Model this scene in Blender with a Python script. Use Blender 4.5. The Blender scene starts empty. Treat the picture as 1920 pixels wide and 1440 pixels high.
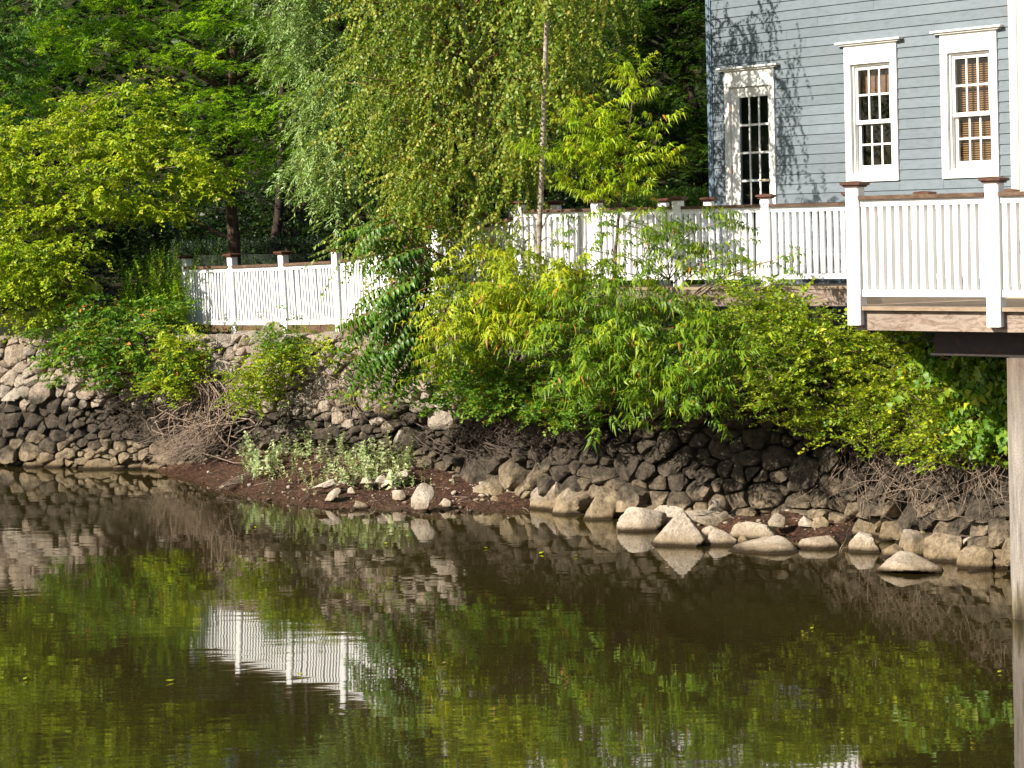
import bpy, math, random
import numpy as np
from mathutils import Vector, Matrix, noise as mnoise

# ------------------------------------------------------------------ camera, sky, sun, exposure
scene = bpy.context.scene
F, CX, CY, RHO, H = 4000.0, 960.0, 428.0, 0.02, 3.5      # focal length and eye point of the 1920x1440 photograph
cam_d = bpy.data.cameras.new('camera')
cam_d.sensor_width = 36.0
cam_d.lens = 36.0 * F / 1920.0
cam_d.shift_y = -(720.0 - CY) / 1920.0
cam_d.clip_start, cam_d.clip_end = 0.1, 2000.0
cam = bpy.data.objects.new('camera', cam_d)
scene.collection.objects.link(cam)
cam.location = (0, 0, H)
cam.rotation_euler = (math.pi / 2, RHO, 0)
scene.camera = cam

SUN_EL = math.radians(31.0)
SUN_AZ = math.atan2(-0.88, -0.475)                        # measured from +Y towards +X
TO_SUN = Vector((math.sin(SUN_AZ) * math.cos(SUN_EL), math.cos(SUN_AZ) * math.cos(SUN_EL), math.sin(SUN_EL)))
world = bpy.data.worlds.new('World')
scene.world = world
world.use_nodes = True
wn = world.node_tree
wn.nodes.clear()
sky = wn.nodes.new('ShaderNodeTexSky')
sky.sky_type = 'NISHITA'
sky.sun_disc = False
sky.sun_elevation = SUN_EL
sky.sun_rotation = SUN_AZ
sky.air_density = 1.0
sky.dust_density = 1.5
wbg = wn.nodes.new('ShaderNodeBackground')
wbg.inputs['Strength'].default_value = 0.07
wout = wn.nodes.new('ShaderNodeOutputWorld')
wn.links.new(sky.outputs[0], wbg.inputs[0])
wn.links.new(wbg.outputs[0], wout.inputs[0])

sun_d = bpy.data.lights.new('sun', 'SUN')
sun_d.energy = 5.0
sun_d.angle = math.radians(0.5)
sun_d.color = (1.0, 0.93, 0.8)
sun = bpy.data.objects.new('sun', sun_d)
scene.collection.objects.link(sun)
sun.rotation_euler = TO_SUN.to_track_quat('Z', 'Y').to_euler()
sun.location = TO_SUN * 60

scene.view_settings.view_transform = 'Standard'
scene.view_settings.look = 'None'
scene.view_settings.exposure = 0.95
scene.view_settings.gamma = 1.0
scene.view_settings.use_curve_mapping = False
scene.cycles.max_bounces = 6
scene.cycles.diffuse_bounces = 2
scene.cycles.glossy_bounces = 3
scene.cycles.transmission_bounces = 4
scene.cycles.transparent_max_bounces = 8
scene.cycles.caustics_reflective = False
scene.cycles.caustics_refractive = False
scene.cycles.sample_clamp_indirect = 6.0
scene.cycles.use_denoising = True

# ------------------------------------------------------------------ helpers
COL = scene.collection
rng = np.random.default_rng(11)
random.seed(5)
CR, SR = math.cos(RHO), math.sin(RHO)


def P(x, y, D):
    """the point seen at pixel (x, y) of the photograph at distance D"""
    u, v = x - CX, y - CY
    r, d = u * CR - v * SR, u * SR + v * CR
    return Vector((r * D / F, D, H - d * D / F))


def PZ(x, y, z):
    """the point seen at pixel (x, y) that lies at height z"""
    u, v = x - CX, y - CY
    d = u * SR + v * CR
    return P(x, y, (H - z) * F / d)


def XD(x, D):
    """plan position for pixel column x (taken at eye level) at distance D"""
    return Vector(((x - CX) * D / F, D, 0))


WORLD = {}


def link(o, parent=None, loc=(0, 0, 0)):
    loc = Vector(loc)
    COL.objects.link(o)
    if parent is not None:
        o.parent = parent
        o.location = loc - WORLD[parent]
    else:
        o.location = loc
    WORLD[o] = loc
    return o


def tag(o, label=None, cat=None, group=None, kind=None):
    if label: o['label'] = label
    if cat: o['category'] = cat
    if group: o['group'] = group
    if kind: o['kind'] = kind
    return o


def empty(name, loc, label, cat, group=None):
    o = bpy.data.objects.new(name, None)
    o.empty_display_size = 0.2
    link(o, None, loc)
    return tag(o, label, cat, group)


class MB:
    """collects boxes, tubes and polygons into one mesh"""
    def __init__(self):
        self.v, self.f = [], []

    def add(self, vs, fs):
        n = len(self.v)
        self.v.extend([tuple(p) for p in vs])
        self.f.extend([tuple(i + n for i in f) for f in fs])
        return self

    def box(self, c, U, V, W):
        c, U, V, W = Vector(c), Vector(U), Vector(V), Vector(W)
        vs = [c + a * U + b * V + d * W for d in (-1, 1) for b in (-1, 1) for a in (-1, 1)]
        fs = [(0, 2, 3, 1), (4, 5, 7, 6), (0, 1, 5, 4), (2, 6, 7, 3), (0, 4, 6, 2), (1, 3, 7, 5)]
        if U.cross(V).dot(W) < 0:
            fs = [f[::-1] for f in fs]
        return self.add(vs, fs)

    def prism(self, pts, ext):
        """pts: polygon (counter-clockwise seen against ext), swept along ext"""
        pts = [Vector(p) for p in pts]
        ext = Vector(ext)
        n = len(pts)
        vs = pts + [p + ext for p in pts]
        fs = [tuple(range(n))[::-1], tuple(range(n, 2 * n))]
        fs += [(i, (i + 1) % n, (i + 1) % n + n, i + n) for i in range(n)]
        return self.add(vs, fs)

    def loft(self, rings, close=True):
        n = len(rings[0])
        vs = [p for r in rings for p in r]
        fs = []
        for k in range(len(rings) - 1):
            for i in range(n):
                j = (i + 1) % n
                fs.append((k * n + i, k * n + j, (k + 1) * n + j, (k + 1) * n + i))
        if close:
            fs.append(tuple(range(n))[::-1])
            fs.append(tuple((len(rings) - 1) * n + i for i in range(n)))
        return self.add(vs, fs)

    def tube(self, pts, radii, n=6):
        pts = [Vector(p) for p in pts]
        if not hasattr(radii, '__len__'):
            radii = [radii] * len(pts)
        rings = []
        ref = Vector((0.31, 0.17, 0.93))
        for i, p in enumerate(pts):
            t = (pts[min(i + 1, len(pts) - 1)] - pts[max(i - 1, 0)])
            if t.length < 1e-9: t = Vector((0, 0, 1))
            t.normalize()
            a = t.cross(ref)
            if a.length < 1e-3: a = t.cross(Vector((1, 0, 0)))
            a.normalize()
            b = t.cross(a)
            ref = b.cross(t) * -1 if False else ref
            rings.append([p + (a * math.cos(2 * math.pi * k / n) + b * math.sin(2 * math.pi * k / n)) * radii[i] for k in range(n)])
        return self.loft(rings)

    def mesh(self, name, origin=(0, 0, 0), smooth=False):
        o = Vector(origin)
        me = bpy.data.meshes.new(name)
        me.from_pydata([(x - o.x, y - o.y, z - o.z) for x, y, z in self.v], [], self.f)
        if smooth:
            me.polygons.foreach_set('use_smooth', [True] * len(me.polygons))
        me.update()
        return me

    def build(self, name, m, parent=None, origin=None, smooth=False):
        if origin is None:
            a = np.array(self.v)
            origin = Vector(((a.min(0) + a.max(0)) / 2).tolist())
        me = self.mesh(name, origin, smooth)
        me.materials.append(m)
        return link(bpy.data.objects.new(name, me), parent, origin)


def np_mesh(name, V, T, m, parent=None, origin=(0, 0, 0), rnd=None, smooth=False, face=3):
    """a large mesh from arrays; rnd is one number for each face (which leaf has which colour)"""
    me = bpy.data.meshes.new(name)
    V = np.asarray(V, dtype=np.float32) - np.array(origin, dtype=np.float32)
    T = np.asarray(T, dtype=np.int32)
    nf = len(T)
    me.vertices.add(len(V))
    me.vertices.foreach_set('co', V.ravel())
    me.loops.add(nf * face)
    me.loops.foreach_set('vertex_index', T.ravel())
    me.polygons.add(nf)
    me.polygons.foreach_set('loop_start', np.arange(nf, dtype=np.int32) * face)
    try:
        me.polygons.foreach_set('loop_total', np.full(nf, face, dtype=np.int32))
    except Exception:
        pass
    if rnd is not None:
        at = me.attributes.new('rnd', 'FLOAT', 'FACE')
        at.data.foreach_set('value', np.asarray(rnd, dtype=np.float32))
    me.update(calc_edges=True)
    if smooth:
        me.polygons.foreach_set('use_smooth', np.ones(nf, dtype=bool))
    me.materials.append(m)
    return link(bpy.data.objects.new(name, me), parent, origin)


def spline(pts, n):
    """Catmull-Rom through pts, n points"""
    p = [Vector(q) for q in pts]
    p = [p[0] * 2 - p[1]] + p + [p[-1] * 2 - p[-2]]
    out = []
    segs = len(p) - 3
    for i in range(n):
        t = i / (n - 1) * segs
        k = min(int(t), segs - 1)
        t -= k
        a, b, c, d = p[k:k + 4]
        out.append(0.5 * ((2 * b) + (c - a) * t + (2 * a - 5 * b + 4 * c - d) * t * t + (3 * b - a - 3 * c + d) * t ** 3))
    return out


def wobble(pts, amp, freq=1.0, seed=0):
    return [p + mnoise.noise_vector(p * freq + Vector((seed * 7.3, seed * 3.1, 0))) * amp for p in pts]


# ------------------------------------------------------------------ materials
MATS = {}


class NT:
    def __init__(self, name):
        self.m = bpy.data.materials.new(name)
        self.m.use_nodes = True
        self.t = self.m.node_tree
        self.t.nodes.clear()
        self.out = self.n('ShaderNodeOutputMaterial')
        MATS[name] = self.m

    def n(self, kind, **kw):
        nd = self.t.nodes.new(kind)
        for k, v in kw.items():
            if k.startswith('i_'):
                key = k[2:].replace('_', ' ')
                nd.inputs[int(key) if key.isdigit() else key].default_value = v
            else:
                setattr(nd, k, v)
        return nd

    def l(self, a, b):
        self.t.links.new(a, b)

    def ramp(self, fac, stops, interp='LINEAR'):
        r = self.n('ShaderNodeValToRGB')
        r.color_ramp.interpolation = interp
        e = r.color_ramp.elements
        while len(e) < len(stops): e.new(0.5)
        for i, (p, c) in enumerate(stops):
            e[i].position = p
            e[i].color = (c[0], c[1], c[2], 1) if hasattr(c, '__len__') else (c, c, c, 1)
        if fac is not None: self.l(fac, r.inputs[0])
        return r.outputs[0]

    def noise(self, scale, detail=4, rough=0.55, vec=None, dist=0.0):
        nd = self.n('ShaderNodeTexNoise')
        nd.inputs['Scale'].default_value = scale
        nd.inputs['Detail'].default_value = detail
        nd.inputs['Roughness'].default_value = rough
        nd.inputs['Distortion'].default_value = dist
        if vec is not None: self.l(vec, nd.inputs['Vector'])
        return nd.outputs[0]

    def pos(self):
        return self.n('ShaderNodeNewGeometry').outputs['Position']

    def mapping(self, vec, scale=(1, 1, 1), rot=(0, 0, 0)):
        mp = self.n('ShaderNodeMapping')
        mp.inputs['Scale'].default_value = scale
        mp.inputs['Rotation'].default_value = rot
        self.l(vec, mp.inputs['Vector'])
        return mp.outputs[0]

    def math(self, op, a, b=None, c=None, clamp=False):
        nd = self.n('ShaderNodeMath', operation=op, use_clamp=clamp)
        for i, x in enumerate((a, b, c)):
            if x is None: continue
            if isinstance(x, (int, float)): nd.inputs[i].default_value = x
            else: self.l(x, nd.inputs[i])
        return nd.outputs[0]

    def mix(self, fac, a, b, mode='MIX'):
        nd = self.n('ShaderNodeMix', data_type='RGBA', blend_type=mode)
        for i, x in ((0, fac), (6, a), (7, b)):
            if isinstance(x, (int, float)): nd.inputs[i].default_value = x
            elif isinstance(x, tuple): nd.inputs[i].default_value = (x[0], x[1], x[2], 1)
            else: self.l(x, nd.inputs[i])
        return nd.outputs[2]

    def bump(self, height, strength=0.5, distance=0.02, normal=None):
        b = self.n('ShaderNodeBump')
        b.inputs['Strength'].default_value = strength
        b.inputs['Distance'].default_value = distance
        self.l(height, b.inputs['Height'])
        if normal is not None: self.l(normal, b.inputs['Normal'])
        return b.outputs[0]

    def principled(self, color, rough=0.6, spec=0.3, normal=None, metallic=0.0, ior=None):
        p = self.n('ShaderNodeBsdfPrincipled')
        if isinstance(color, tuple): p.inputs['Base Color'].default_value = (color[0], color[1], color[2], 1)
        else: self.l(color, p.inputs['Base Color'])
        if isinstance(rough, (int, float)): p.inputs['Roughness'].default_value = rough
        else: self.l(rough, p.inputs['Roughness'])
        p.inputs['Specular IOR Level'].default_value = spec
        p.inputs['Metallic'].default_value = metallic
        if ior: p.inputs['IOR'].default_value = ior
        if normal is not None: self.l(normal, p.inputs['Normal'])
        return p

    def done(self, shader):
        self.l(shader.outputs[0] if hasattr(shader, 'outputs') else shader, self.out.inputs['Surface'])
        return self.m


def leaf_mat(name, stops, trans=0.35, rough=0.45, spec=0.35, interp='LINEAR', gain=1.6):
    stops = [(p_, tuple(min(.6, c_ * gain) for c_ in col_)) for p_, col_ in stops]
    t = NT(name)
    a = t.n('ShaderNodeAttribute', attribute_name='rnd')
    c = t.ramp(a.outputs['Fac'], stops, interp)
    p = t.principled(c, rough, spec)
    tr = t.n('ShaderNodeBsdfTranslucent')
    g = t.mix(1.0, c, (1.25, 1.3, 0.6), 'MULTIPLY')
    t.l(g, tr.inputs['Color'])
    mx = t.n('ShaderNodeMixShader')
    mx.inputs[0].default_value = trans
    t.l(p.outputs[0], mx.inputs[1])
    t.l(tr.outputs[0], mx.inputs[2])
    return t.done(mx)


leaf_mat('leaf_birch', [(0, (.035, .08, .009)), (.3, (.08, .135, .012)), (.62, (.165, .205, .022)), (.85, (.29, .28, .05)), (.91, (.32, .15, .035)), (1, (.22, .085, .025))], .34)
leaf_mat('leaf_yellow', [(0, (.05, .1, .008)), (.3, (.13, .195, .01)), (.65, (.24, .28, .013)), (.9, (.4, .33, .018)), (1, (.16, .1, .05))], .42, gain=1.95)
leaf_mat('leaf_locust', [(0, (.04, .095, .004)), (.4, (.1, .19, .008)), (.8, (.2, .28, .012)), (.93, (.32, .25, .02)), (1, (.1, .06, .03))], .45, gain=2.1)
leaf_mat('leaf_willow', [(0, (.065, .12, .03)), (.4, (.13, .205, .055)), (.8, (.235, .31, .11)), (1, (.12, .08, .04))], .28, .4)
leaf_mat('leaf_cherry', [(0, (.06, .11, .007)), (.3, (.14, .2, .008)), (.7, (.27, .3, .012)), (.93, (.36, .34, .015)), (.95, (.42, .16, .02)), (.98, (.1, .06, .04)), (1, (.1, .06, .04))], .38)
leaf_mat('leaf_cherry_dark', [(0, (.03, .075, .006)), (.35, (.075, .14, .008)), (.7, (.15, .215, .011)), (.93, (.27, .29, .014)), (.95, (.4, .15, .02)), (.98, (.1, .06, .04)), (1, (.1, .06, .04))], .35)
leaf_mat('leaf_heaven', [(0, (.018, .055, .006)), (.45, (.042, .1, .008)), (.85, (.1, .18, .013)), (.93, (.2, .22, .03)), (.96, (.24, .07, .04)), (1, (.2, .06, .04))], .3, .4)
leaf_mat('leaf_bittersweet', [(0, (.03, .08, .006)), (.35, (.1, .165, .009)), (.7, (.24, .28, .012)), (.93, (.42, .38, .02)), (.96, (.14, .09, .05)), (1, (.14, .09, .05))], .36)
leaf_mat('leaf_vine', [(0, (.03, .085, .01)), (.4, (.07, .15, .015)), (.8, (.16, .23, .018)), (.93, (.38, .32, .02)), (.96, (.32, .05, .03)), (1, (.13, .08, .04))], .35)
leaf_mat('leaf_herb', [(0, (.1, .16, .05)), (.4, (.22, .27, .12)), (.85, (.38, .4, .24)), (.95, (.2, .15, .08)), (1, (.2, .15, .08))], .25)
leaf_mat('leaf_weed', [(0, (.02, .06, .012)), (.45, (.05, .12, .02)), (.85, (.12, .2, .025)), (.95, (.3, .28, .03)), (1, (.12, .09, .04))], .3)
leaf_mat('leaf_locust_shade', [(0, (.012, .035, .003)), (.4, (.03, .07, .005)), (.8, (.07, .12, .008)), (.95, (.2, .16, .015)), (1, (.06, .04, .02))], .35)  # locust leaves by the house corner, their shade put into the colour
leaf_mat('leaf_cherry_bright', [(0, (.07, .13, .006)), (.3, (.15, .23, .008)), (.7, (.26, .32, .012)), (.93, (.36, .35, .015)), (.95, (.42, .16, .02)), (.98, (.1, .06, .04)), (1, (.1, .06, .04))], .4)
leaf_mat('leaf_dark', [(0, (.008, .024, .006)), (.5, (.018, .045, .008)), (.85, (.045, .09, .012)), (.97, (.1, .1, .015)), (1, (.05, .03, .02))], .25, gain=1.0)  # shade of the woods behind is painted in; the evergreen is dark itself
leaf_mat('leaf_hedge', [(0, (.03, .08, .01)), (.5, (.06, .13, .015)), (.9, (.12, .2, .03)), (1, (.06, .05, .02))], .25, .35)
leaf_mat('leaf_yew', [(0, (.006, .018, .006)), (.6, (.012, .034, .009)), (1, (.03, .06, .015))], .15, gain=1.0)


def simple(name, col, rough=0.6, spec=0.3, var=0.12, nscale=6.0, bump=0.0, bscale=40.0, objvar=0.0):
    t = NT(name)
    co = t.n('ShaderNodeTexCoord').outputs['Object']
    nz = t.noise(nscale, 5, .6, co)
    dark = tuple(c * (1 - var) for c in col)
    lite = tuple(min(1, c * (1 + var)) for c in col)
    c = t.ramp(nz, [(.3, dark), (.7, lite)])
    if objvar:
        r = t.n('ShaderNodeObjectInfo').outputs['Random']
        k = t.ramp(r, [(0, 1 - objvar), (1, 1 + objvar)])
        c = t.mix(1.0, c, k, 'MULTIPLY')
    nb = t.bump(t.noise(bscale, 4, .6, co), bump, .01) if bump else None
    return t.done(t.principled(c, rough, spec, nb))


simple('white_paint', (.82, .82, .82), .42, .4, .03, 3, .08, 30, .02)
t = NT('casing_paint')                                    # white trim of the house, grimy in places
po = t.pos()
st = t.noise(5, 6, .65, t.mapping(po, (2.2, 2.2, .6)))
c = t.ramp(st, [(.3, (.62, .6, .56)), (.52, (.78, .77, .74)), (.75, (.82, .81, .79))])
t.done(t.principled(c, .5, .35))
simple('cream_paint', (.72, .64, .5), .5, .3, .06, 3)

t = NT('house_paint')
po = t.pos()
n1 = t.noise(1.3, 5, .6, po)
n2 = t.noise(9, 4, .6, t.mapping(po, (1, 1, 3)))
c = t.ramp(n1, [(.3, (.122, .15, .173)), (.7, (.14, .169, .193))])
k = t.ramp(n2, [(.33, .86), (.5, 1.0), (.7, 1.07)])
c = t.mix(1, c, k, 'MULTIPLY')
r = t.n('ShaderNodeObjectInfo').outputs['Random']
c = t.mix(1, c, t.ramp(r, [(0, .9), (1, 1.07)]), 'MULTIPLY')
t.done(t.principled(c, .5, .3, t.bump(t.noise(30, 3, .6, t.mapping(po, (.3, .3, 4))), .15, .004)))
simple('corner_paint', (.12, .165, .215), .45, .35, .08, 4)
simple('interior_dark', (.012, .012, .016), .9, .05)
simple('shade_cloth', (.28, .15, .09), .8, .1, .2, 20)
simple('blind_wood', (.4, .2, .09), .5, .3, .2, 12)
simple('brass', (.55, .42, .2), .3, .5)
simple('rusty_hinge', (.4, .2, .1), .7, .2)
simple('roof_shingle', (.06, .06, .065), .9, .1, .2, 8)
t = NT('window_glass')
gl = t.n('ShaderNodeBsdfGlossy')
gl.inputs['Roughness'].default_value = 0.02
gl.inputs['Color'].default_value = (.9, .95, 1, 1)
tp = t.n('ShaderNodeBsdfTransparent')
tp.inputs['Color'].default_value = (.85, .88, .9, 1)
fr = t.n('ShaderNodeFresnel')
fr.inputs['IOR'].default_value = 1.3
mx = t.n('ShaderNodeMixShader')
t.l(fr.outputs[0], mx.inputs[0]); t.l(tp.outputs[0], mx.inputs[1]); t.l(gl.outputs[0], mx.inputs[2])
t.done(mx)


def wood(name, stops, rot, scale=1.0, rough=.7):
    t = NT(name)
    po = t.pos()
    v = t.mapping(po, (1.2 * scale, 14 * scale, 26 * scale), (0, 0, rot))
    n1 = t.noise(1.0, 6, .65, v, 1.2)
    c = t.ramp(n1, stops)
    n2 = t.noise(2.0, 3, .5, po)
    c = t.mix(1, c, t.ramp(n2, [(.3, .8), (.7, 1.1)]), 'MULTIPLY')
    r = t.n('ShaderNodeObjectInfo').outputs['Random']
    c = t.mix(1, c, t.ramp(r, [(0, .85), (1, 1.12)]), 'MULTIPLY')
    return t.done(t.principled(c, rough, .2, t.bump(n1, .25, .006)))


AF = math.radians(-42)
wood('rail_cap_wood', [(.25, (.05, .027, .017)), (.5, (.11, .063, .04)), (.75, (.19, .13, .09))], -AF)
wood('cap_wood', [(.25, (.05, .02, .013)), (.55, (.105, .045, .026)), (.8, (.16, .08, .045))], 0, 1.0, .5)
wood('weathered_board', [(.2, (.07, .042, .03)), (.42, (.2, .14, .105)), (.58, (.31, .25, .21)), (.8, (.27, .145, .075))], -AF, .8)
wood('deck_plank_wood', [(.25, (.2, .14, .09)), (.6, (.36, .27, .19)), (.85, (.42, .33, .24))], -AF)
wood('dark_timber', [(.25, (.03, .018, .014)), (.6, (.07, .045, .032)), (.85, (.13, .08, .05))], -AF)
t = NT('rusty_steel')
n = t.noise(14, 6, .65, t.pos())
c = t.ramp(n, [(.35, (.012, .01, .012)), (.6, (.03, .018, .016)), (.78, (.14, .05, .03))])
t.done(t.principled(c, .7, .3, t.bump(n, .2, .01)))

t = NT('pier_concrete')
po = t.pos()
z = t.n('ShaderNodeSeparateXYZ'); t.l(po, z.inputs[0])
streak = t.noise(6, 6, .7, t.mapping(po, (3, 3, .25)))
grain = t.noise(60, 5, .7, po)
c = t.ramp(streak, [(.28, (.1, .087, .076)), (.45, (.22, .195, .17)), (.65, (.34, .3, .26))])
c = t.mix(1, c, t.ramp(grain, [(.3, .8), (.7, 1.1)]), 'MULTIPLY')
zz = t.math('ADD', z.outputs[2], t.math('MULTIPLY', streak, .5))
c = t.mix(1, c, t.ramp(t.math('MULTIPLY', zz, .4), [(.1, (.14, .12, .07)), (.17, (.5, .46, .34)), (.24, (1, 1, 1)), (.72, (1, 1, 1)), (.98, (.62, .54, .5))]), 'MULTIPLY')  # algae dark at the waterline; stained top also carries a painted deck shadow
t.done(t.principled(c, .8, .2, t.bump(grain, .4, .01)))


def bark(name, a, b, c3, sc=1.0, vert=.35, bumpd=.02):
    t = NT(name)
    po = t.pos()
    v = t.mapping(po, (16 * sc, 16 * sc, 16 * sc * vert))
    n = t.noise(1, 6, .7, v, .6)
    c = t.ramp(n, [(.3, a), (.5, b), (.72, c3)])
    return t.done(t.principled(c, .85, .15, t.bump(n, .8, bumpd)))


bark('bark_locust', (.03, .018, .014), (.11, .07, .055), (.24, .17, .14), .9, .25, .03)
bark('bark_dark', (.015, .01, .01), (.04, .028, .024), (.09, .065, .055), 1, .3)
bark('bark_birch', (.05, .036, .03), (.32, .265, .215), (.47, .42, .36), .6, 2.2, .004)
bark('bark_birch_branch', (.08, .035, .02), (.2, .1, .06), (.32, .19, .13), 2, .5, .003)
bark('twig_pale', (.12, .09, .06), (.24, .19, .14), (.36, .3, .23), 2, .4, .003)
bark('twig_brown', (.05, .032, .024), (.11, .075, .055), (.2, .15, .12), 2, .4, .003)
bark('dry_vine', (.1, .07, .05), (.23, .17, .13), (.38, .3, .24), 3, .6, .003)
bark('root_grey', (.06, .046, .036), (.15, .115, .09), (.27, .22, .18), 4, .8, .003)
bark('root_dark', (.05, .035, .03), (.12, .09, .075), (.22, .17, .14), 3, .6, .003)


def stone_mat(name, pale, tide=1.05, wetline=True):
    t = NT(name)
    po = t.pos()
    z = t.n('ShaderNodeSeparateXYZ'); t.l(po, z.inputs[0])
    z = z.outputs[2]
    r = t.n('ShaderNodeObjectInfo').outputs['Random']
    big = t.noise(1.6, 4, .6, po)
    mid = t.noise(11, 8, .72, po)
    fine = t.noise(48, 6, .75, po)
    base = t.ramp(r, [(0, (.36, .265, .2)), (.2, (.55, .46, .37)), (.4, (.43, .37, .31)), (.6, (.64, .53, .42)), (.8, (.5, .39, .3)), (1, (.7, .62, .52))] if pale else
                  [(0, (.54, .45, .36)), (.5, (.63, .53, .43)), (1, (.72, .61, .51))])
    base = t.mix(1, base, t.ramp(mid, [(.32, .3), (.47, .9), (.7, 1.3)] if pale else [(.3, .55), (.42, .95), (.7, 1.2)]), 'MULTIPLY')
    vv = t.n('ShaderNodeTexVoronoi', feature='DISTANCE_TO_EDGE'); vv.inputs['Scale'].default_value = 13.0
    t.l(t.mix(.12, po, t.n('ShaderNodeTexNoise', i_Scale=9.0).outputs['Color']), vv.inputs['Vector'])
    crack = t.ramp(vv.outputs['Distance'], [(.0, .45), (.05, 1.0)])
    base = t.mix(.45, base, crack, 'MULTIPLY')
    base = t.mix(1, base, t.ramp(fine, [(.34, .5), (.5, 1.0), (.68, 1.25)]), 'MULTIPLY')
    if tide:
        # tide-stained band: dark algae and silt below the high-water line, silt-pale near the foot
        zz = t.math('ADD', z, t.math('MULTIPLY', t.math('SUBTRACT', big, .5), .9))
        zz = t.math('ADD', zz, t.math('MULTIPLY', t.math('SUBTRACT', r, .5), .34))
        lowc = t.mix(t.ramp(mid, [(.35, 0.0), (.65, 1.0)]), (.1, .075, .05), (.52, .41, .28))
        algae = t.mix(t.ramp(mid, [(.3, 0.0), (.62, 1.0)]), (.018, .015, .012), (.16, .13, .1))
        moss = t.mix(t.ramp(t.noise(4.5, 4, .6, po), [(.62, 0.0), (.72, 1.0)]), lowc, (.11, .1, .025))
        low = t.mix(t.ramp(zz, [(.2, 0.0), (.46, 1.0)]), moss, algae)
        base = t.mix(t.ramp(zz, [(tide - .18, 0.0), (tide + .12, 1.0)]), low, base)
    if wetline:
        wz = t.math('ADD', z, t.math('MULTIPLY', t.math('SUBTRACT', mid, .5), .05))
        silt = t.ramp(t.math('ADD', wz, t.math('MULTIPLY', t.math('SUBTRACT', big, .5), .4)), [(.03, .75), (.2, 0.0)])
        base = t.mix(silt, base, (.3, .22, .125))
        wet = t.ramp(wz, [(.02, 0.0), (.06, 1.0)])
        base = t.mix(wet, (.045, .03, .018), base)
    hgt = t.math('ADD', t.math('MULTIPLY', mid, 1.0), t.math('MULTIPLY', fine, .5))
    return t.done(t.principled(base, .9, .12, t.bump(hgt, 1.0, .1 if pale else .06)))


stone_mat('wall_stone', True)
stone_mat('dark_wall_stone', True, tide=1.75)
stone_mat('boulder_stone', False, tide=0)
stone_mat('foot_stone', False, tide=.42)
t = NT('wall_core_earth')
n = t.noise(9, 5, .65, t.pos())
t.done(t.principled(t.ramp(n, [(.3, (.018, .013, .01)), (.7, (.06, .043, .032))]), .95, .05, t.bump(n, .8, .05)))
t = NT('wall_core_mortar')
n = t.noise(12, 5, .65, t.pos())
z = t.n('ShaderNodeSeparateXYZ'); t.l(t.pos(), z.inputs[0])
c = t.ramp(n, [(.3, (.42, .37, .33)), (.7, (.6, .55, .5))])
c = t.mix(t.ramp(t.math('ADD', z.outputs[2], t.math('MULTIPLY', n, .3)), [(1.0, 0.0), (1.3, 1.0)]), (.05, .04, .03), c)
t.done(t.principled(c, .95, .05, t.bump(n, .8, .03)))

t = NT('mud_wet')
po = t.pos()
z = t.n('ShaderNodeSeparateXYZ'); t.l(po, z.inputs[0])
n1 = t.noise(3.2, 6, .65, po)
n2 = t.noise(26, 6, .7, po)
c = t.ramp(n2, [(.34, (.03, .014, .009)), (.5, (.1, .047, .028)), (.6, (.18, .088, .054)), (.72, (.29, .165, .11))])
n3 = t.noise(9, 5, .65, po)
c = t.mix(1, c, t.ramp(n3, [(.35, .45), (.6, 1.15)]), 'MULTIPLY')
c = t.mix(t.ramp(n1, [(.56, 0.0), (.68, .75)]), c, (.06, .055, .015))
dry = t.ramp(z.outputs[2], [(.25, 0.0), (.5, .35)])
c = t.mix(dry, c, (.1, .06, .04))
ro = t.ramp(z.outputs[2], [(.0, .3), (.15, .8)])
t.done(t.principled(c, ro, .25, t.bump(t.math('ADD', n2, t.math('MULTIPLY', t.noise(90, 3, .6, po), .3)), 1.0, .09)))

t = NT('ground_soil')
n = t.noise(2.5, 6, .65, t.pos())
n2 = t.noise(40, 4, .7, t.pos())
c = t.ramp(n, [(.35, (.014, .022, .006)), (.5, (.05, .04, .022)), (.58, (.016, .032, .006))])
c = t.mix(1, c, t.ramp(n2, [(.3, .7), (.7, 1.2)]), 'MULTIPLY')
t.done(t.principled(c, .95, .1, t.bump(n2, .8, .04)))

t = NT('river_water')
po = t.pos()
w1 = t.noise(1.0, 2, .5, t.mapping(po, (.9, 3.4, 1)), .3)
w2 = t.noise(1.0, 2, .55, t.mapping(po, (2.6, 9.0, 1)), .2)
patch = t.noise(.16, 2, .5, t.mapping(po, (1, 1.6, 1)))
hh = t.math('ADD', t.math('MULTIPLY', w1, .6), t.math('MULTIPLY', w2, t.ramp(patch, [(.38, .02), (.66, .4)])))
nb = t.bump(hh, 1.0, .0024)
murk = t.ramp(t.noise(.3, 3, .5, po), [(.3, (.021, .014, .005)), (.7, (.031, .026, .0065))])
p = t.principled(murk, .025, .5, nb, ior=2.2)
t.done(p)
# ------------------------------------------------------------------ the river wall: where its foot runs
FOOT = [(-900, 37.0), (-450, 34.6), (0, 32.8), (150, 32.3), (300, 31.7), (450, 30.4), (640, 29.0), (850, 28.0), (960, 27.0),
        (1060, 26.2), (1150, 25.7), (1330, 25.0), (1500, 24.4), (1650, 23.4), (1780, 22.2), (1900, 21.0), (2100, 19.6), (2500, 17.6)]
_foot = spline([XD(x, d) for x, d in FOOT], 500)
_seg = [0.0]
for a, b in zip(_foot, _foot[1:]):
    _seg.append(_seg[-1] + (b - a).length)
_seg = np.array(_seg)
_fx = np.array([p.x for p in _foot]); _fy = np.array([p.y for p in _foot])
BATTER = 0.16


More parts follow.
